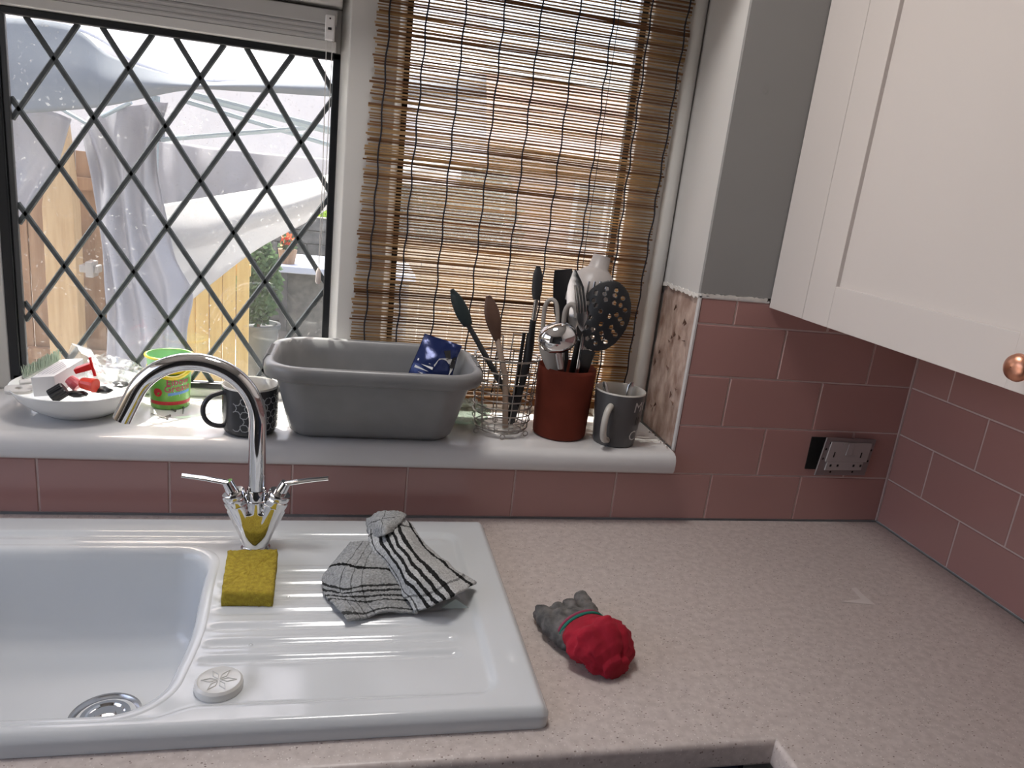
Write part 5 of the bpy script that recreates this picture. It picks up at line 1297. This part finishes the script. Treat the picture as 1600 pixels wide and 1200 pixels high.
# yellow timber screen
ys = thing('yellow_timber_screen', tuple(at(330, 560, 4.0)), 'bright yellow pine board screen under the curtain swag', 'fence')
M_yel = mat('yellow_pine', (.62, .42, .15, 1), .75, col2=(.74, .54, .23, 1), scale=5, stretch=(6, 6, .5), bump=.2)
xa, xb = at(262, 480, 4.0).x, at(389, 480, 4.0).x; nbd = 6; wd = (xb - xa) / nbd; zt_ = at(389, 392, 4.0).z
for k in range(nbd): MB().box(xa + k * wd + .003, xa + (k + 1) * wd - .003, 4.0 + .01 * (k % 2), 4.025 + .01 * (k % 2), GZ, zt_ - .02 * (nbd - 1 - k) * .3).build('board', M_yel, ys, bevel=.003)
MB().box(xa, xb, 4.04, 4.08, zt_ - .18, zt_ - .10).build('rail', M_yel, ys)
# conifer in a pot
def leafy(mb, c, rx, rz, n, ls, seed, up=.3):
    random.seed(seed)
    for _ in range(n):
        while True:
            q = Vector((random.uniform(-1, 1), random.uniform(-1, 1), random.uniform(-1, 1)))
            if q.length < 1: break
        q = q.normalized() * (q.length ** .45)
        p = Vector(c) + Vector((q.x * rx * (1 - .35 * max(0, q.z)), q.y * rx, q.z * rz)); d = Vector((random.gauss(0, 1), random.gauss(0, 1), random.gauss(0, 1) + up)).normalized() * ls; s = d.orthogonal().normalized() * ls * .35
        mb.add([p, p + d * .5 + s, p + d, p + d * .5 - s], [(0, 1, 2, 3)])
cpx = at(404, 505, 4.6)
cf = thing('potted_conifer', (cpx.x, 4.6, GZ), 'small green conifer in a dark pot beside the yellow screen', 'plant')
M_fol = mat_cloth('dull_green_foliage', (.15, .24, .12, 1), .3, var=.5, scale=30)
m = MB(); ztop = at(404, 372, 4.6).z; leafy(m, (cpx.x, 4.6, (ztop + cpx.z) / 2), .15, (ztop - cpx.z) / 2, 2600, .05, 4); o = m.build('foliage', M_fol, cf); o['kind'] = 'stuff'
MB().lathe([(.10, GZ), (.15, cpx.z - .03), (.165, cpx.z - .03), (.165, cpx.z), (.14, cpx.z), (.13, cpx.z - .03), (.001, cpx.z - .04)], (cpx.x, 4.6, 0), 28).build('pot', mat('dark_garden_pot', (.10, .11, .11, 1), .5), cf, smooth=True)
MB().tube([(cpx.x, 4.6, cpx.z - .04), (cpx.x, 4.6, ztop - .2)], [.014, .006], 8).build('stem', M_brown, cf)
# garden table with flowers
tl = at(432, 402, 5.2); trr = at(560, 402, 5.2)
tbg = thing('garden_table', ((tl.x + trr.x) / 2, 5.5, GZ), 'grey blue garden table with a pot of red flowers', 'table')
ztb = at(480, 418, 5.2).z
MB().box(tl.x, trr.x + .5, 5.2, 6.1, ztb - .06, ztb).build('tabletop', mat('grey_blue_table_cover', (.42, .46, .55, 1), .5), tbg, bevel=.01)
for xx in (tl.x + .06, trr.x + .4):
    for yy in (5.26, 6.0): MB().box(xx - .03, xx + .03, yy - .03, yy + .03, GZ, ztb - .06).build('leg', mat('dark_table_leg', (.06, .06, .065, 1), .6), tbg)
fp = at(449, 378, 5.3)
fw_ = thing('flower_pot', (fp.x, 5.35, ztb), 'pot of red and yellow flowers on the garden table', 'plant')
MB().lathe([(.001, 0), (.06, 0), (.08, .12), (.07, .12), (.001, .10)], (fp.x, 5.35, ztb), 20).build('pot', M_brown, fw_, smooth=True)
m = MB(); leafy(m, (fp.x, 5.35, fp.z), .05, .04, 120, .045, 8); m.build('petals', mat('red_petals', (.70, .04, .04, 1), .6, col2=(.75, .30, .10, 1), scale=14), fw_)['kind'] = 'stuff'
m = MB(); leafy(m, (fp.x, 5.35, (fp.z + ztb) / 2 + .04), .05, .09, 120, .05, 9); m.build('leaves', M_fol, fw_)['kind'] = 'stuff'
# bright shrub and dark hedge
bsh = at(505, 345, 7.5); sh = thing('bright_shrub', (bsh.x, 7.5, GZ), 'bright lime green shrub behind the garden table', 'shrub')
m = MB(); leafy(m, (bsh.x + .15, 7.5, -.3), .55, bsh.z + .42, 5000, .10, 12); m.build('foliage', mat_cloth('lime_foliage', (.36, .52, .07, 1), .45, var=.4, scale=12), sh)['kind'] = 'stuff'
MB().tube([(bsh.x + .15, 7.5, GZ), (bsh.x + .15, 7.5, -.2)], .03, 8).build('stem', M_brown, sh)
hg = thing('dark_hedge', (-2.4, 9.8, GZ), 'tall dark hedge at the back of the garden', 'hedge')
m = MB()
for k in range(14): leafy(m, (-5.6 + k * .5, 9.8 + .1 * (k % 3), -.2), .5, 1.1, 700, .13, 40 + k)
m.build('foliage', mat_cloth('dark_foliage', (.055, .075, .055, 1), .2, var=.5, scale=10), hg)['kind'] = 'stuff'
for k in range(7): MB().tube([(-5.6 + k, 9.8, GZ), (-5.6 + k, 9.8, -.3)], .04, 8).build('stem', M_brown, hg)
# neighbouring house seen through the blind
hs = thing('neighbour_house', (2.2, 11.5, GZ), 'red brick neighbouring house seen through the bamboo blind', 'building')
MB().box(-1.0, 7.0, 11.5, 16, GZ, 1.15).build('wall', mat('distant_brick', (.46, .28, .22, 1), .9, col2=(.58, .40, .33, 1), scale=3), hs)
MB().prism([(11.1, 1.15), (16.4, 1.15), (13.7, 2.6)], 'x', -1.3, 7.3).build('roof', mat('brown_roof_tile', (.27, .19, .175, 1), .9, var=.2, scale=5), hs)
for xx in (.2, 2.6, 4.8):
    f = MB().box(xx, xx + 1.2, 11.44, 11.52, -.4, .8).build('window', M_upvc, hs); MB().box(xx + .08, xx + .56, 11.42, 11.45, -.32, .72).build('pane', mat('dark_pane', (.05, .06, .07, 1), .08), f); MB().box(xx + .64, xx + 1.12, 11.42, 11.45, -.32, .72).build('pane', MATS['dark_pane'], f)
fy = thing('low_fence', (.6, 6.25, GZ), 'low yellow brown timber fence seen through the blind', 'fence')
for k in range(26): MB().box(-.9 + k * .16, -.9 + k * .16 + .152, 6.25 + .01 * (k % 2), 6.27 + .01 * (k % 2), GZ, -.05 + .01 * (k % 3)).build('board', M_post, fy)
MB().box(-.9, 3.26, 6.28, 6.32, -.25, -.17).build('rail', M_yel, fy)

sw = thing('dark_stone_wall', (-1.4, 6.4, GZ), 'low dark grey stone wall behind the garden table', 'wall')
M_stone = mat('dark_grey_stone', (.075, .075, .072, 1), .9, col2=(.15, .145, .135, 1), scale=14, bump=.5, bscale=40)
MB().box(-3.2, -0.95, 6.42, 6.60, GZ, .08).build('core', M_stone, sw)
bm_ = bpy.data.meshes.new('stone_block'); q_ = MB().box(0, .27, 0, .05, 0, .125); bm_.from_pydata([tuple(v) for v in q_.v], [], q_.f); bm_.materials.append(M_stone)
for r_ in range(9):
    for c_ in range(8):
        o = bpy.data.objects.new('stone_block', bm_); COL.objects.link(o); o.parent = sw
        o.location = Vector((-3.2 + c_ * .275 + (.14 if r_ % 2 else 0), 6.38 + random.uniform(-.012, .012), GZ + r_ * .132)) - ORG[sw.name]
tb2 = MB().box(tl.x + .05, trr.x + .45, 5.28, 5.32, GZ + .05, ztb - .06).build('front_panel', M_stone, tbg)  # dark sheet filling the space under the tabletop
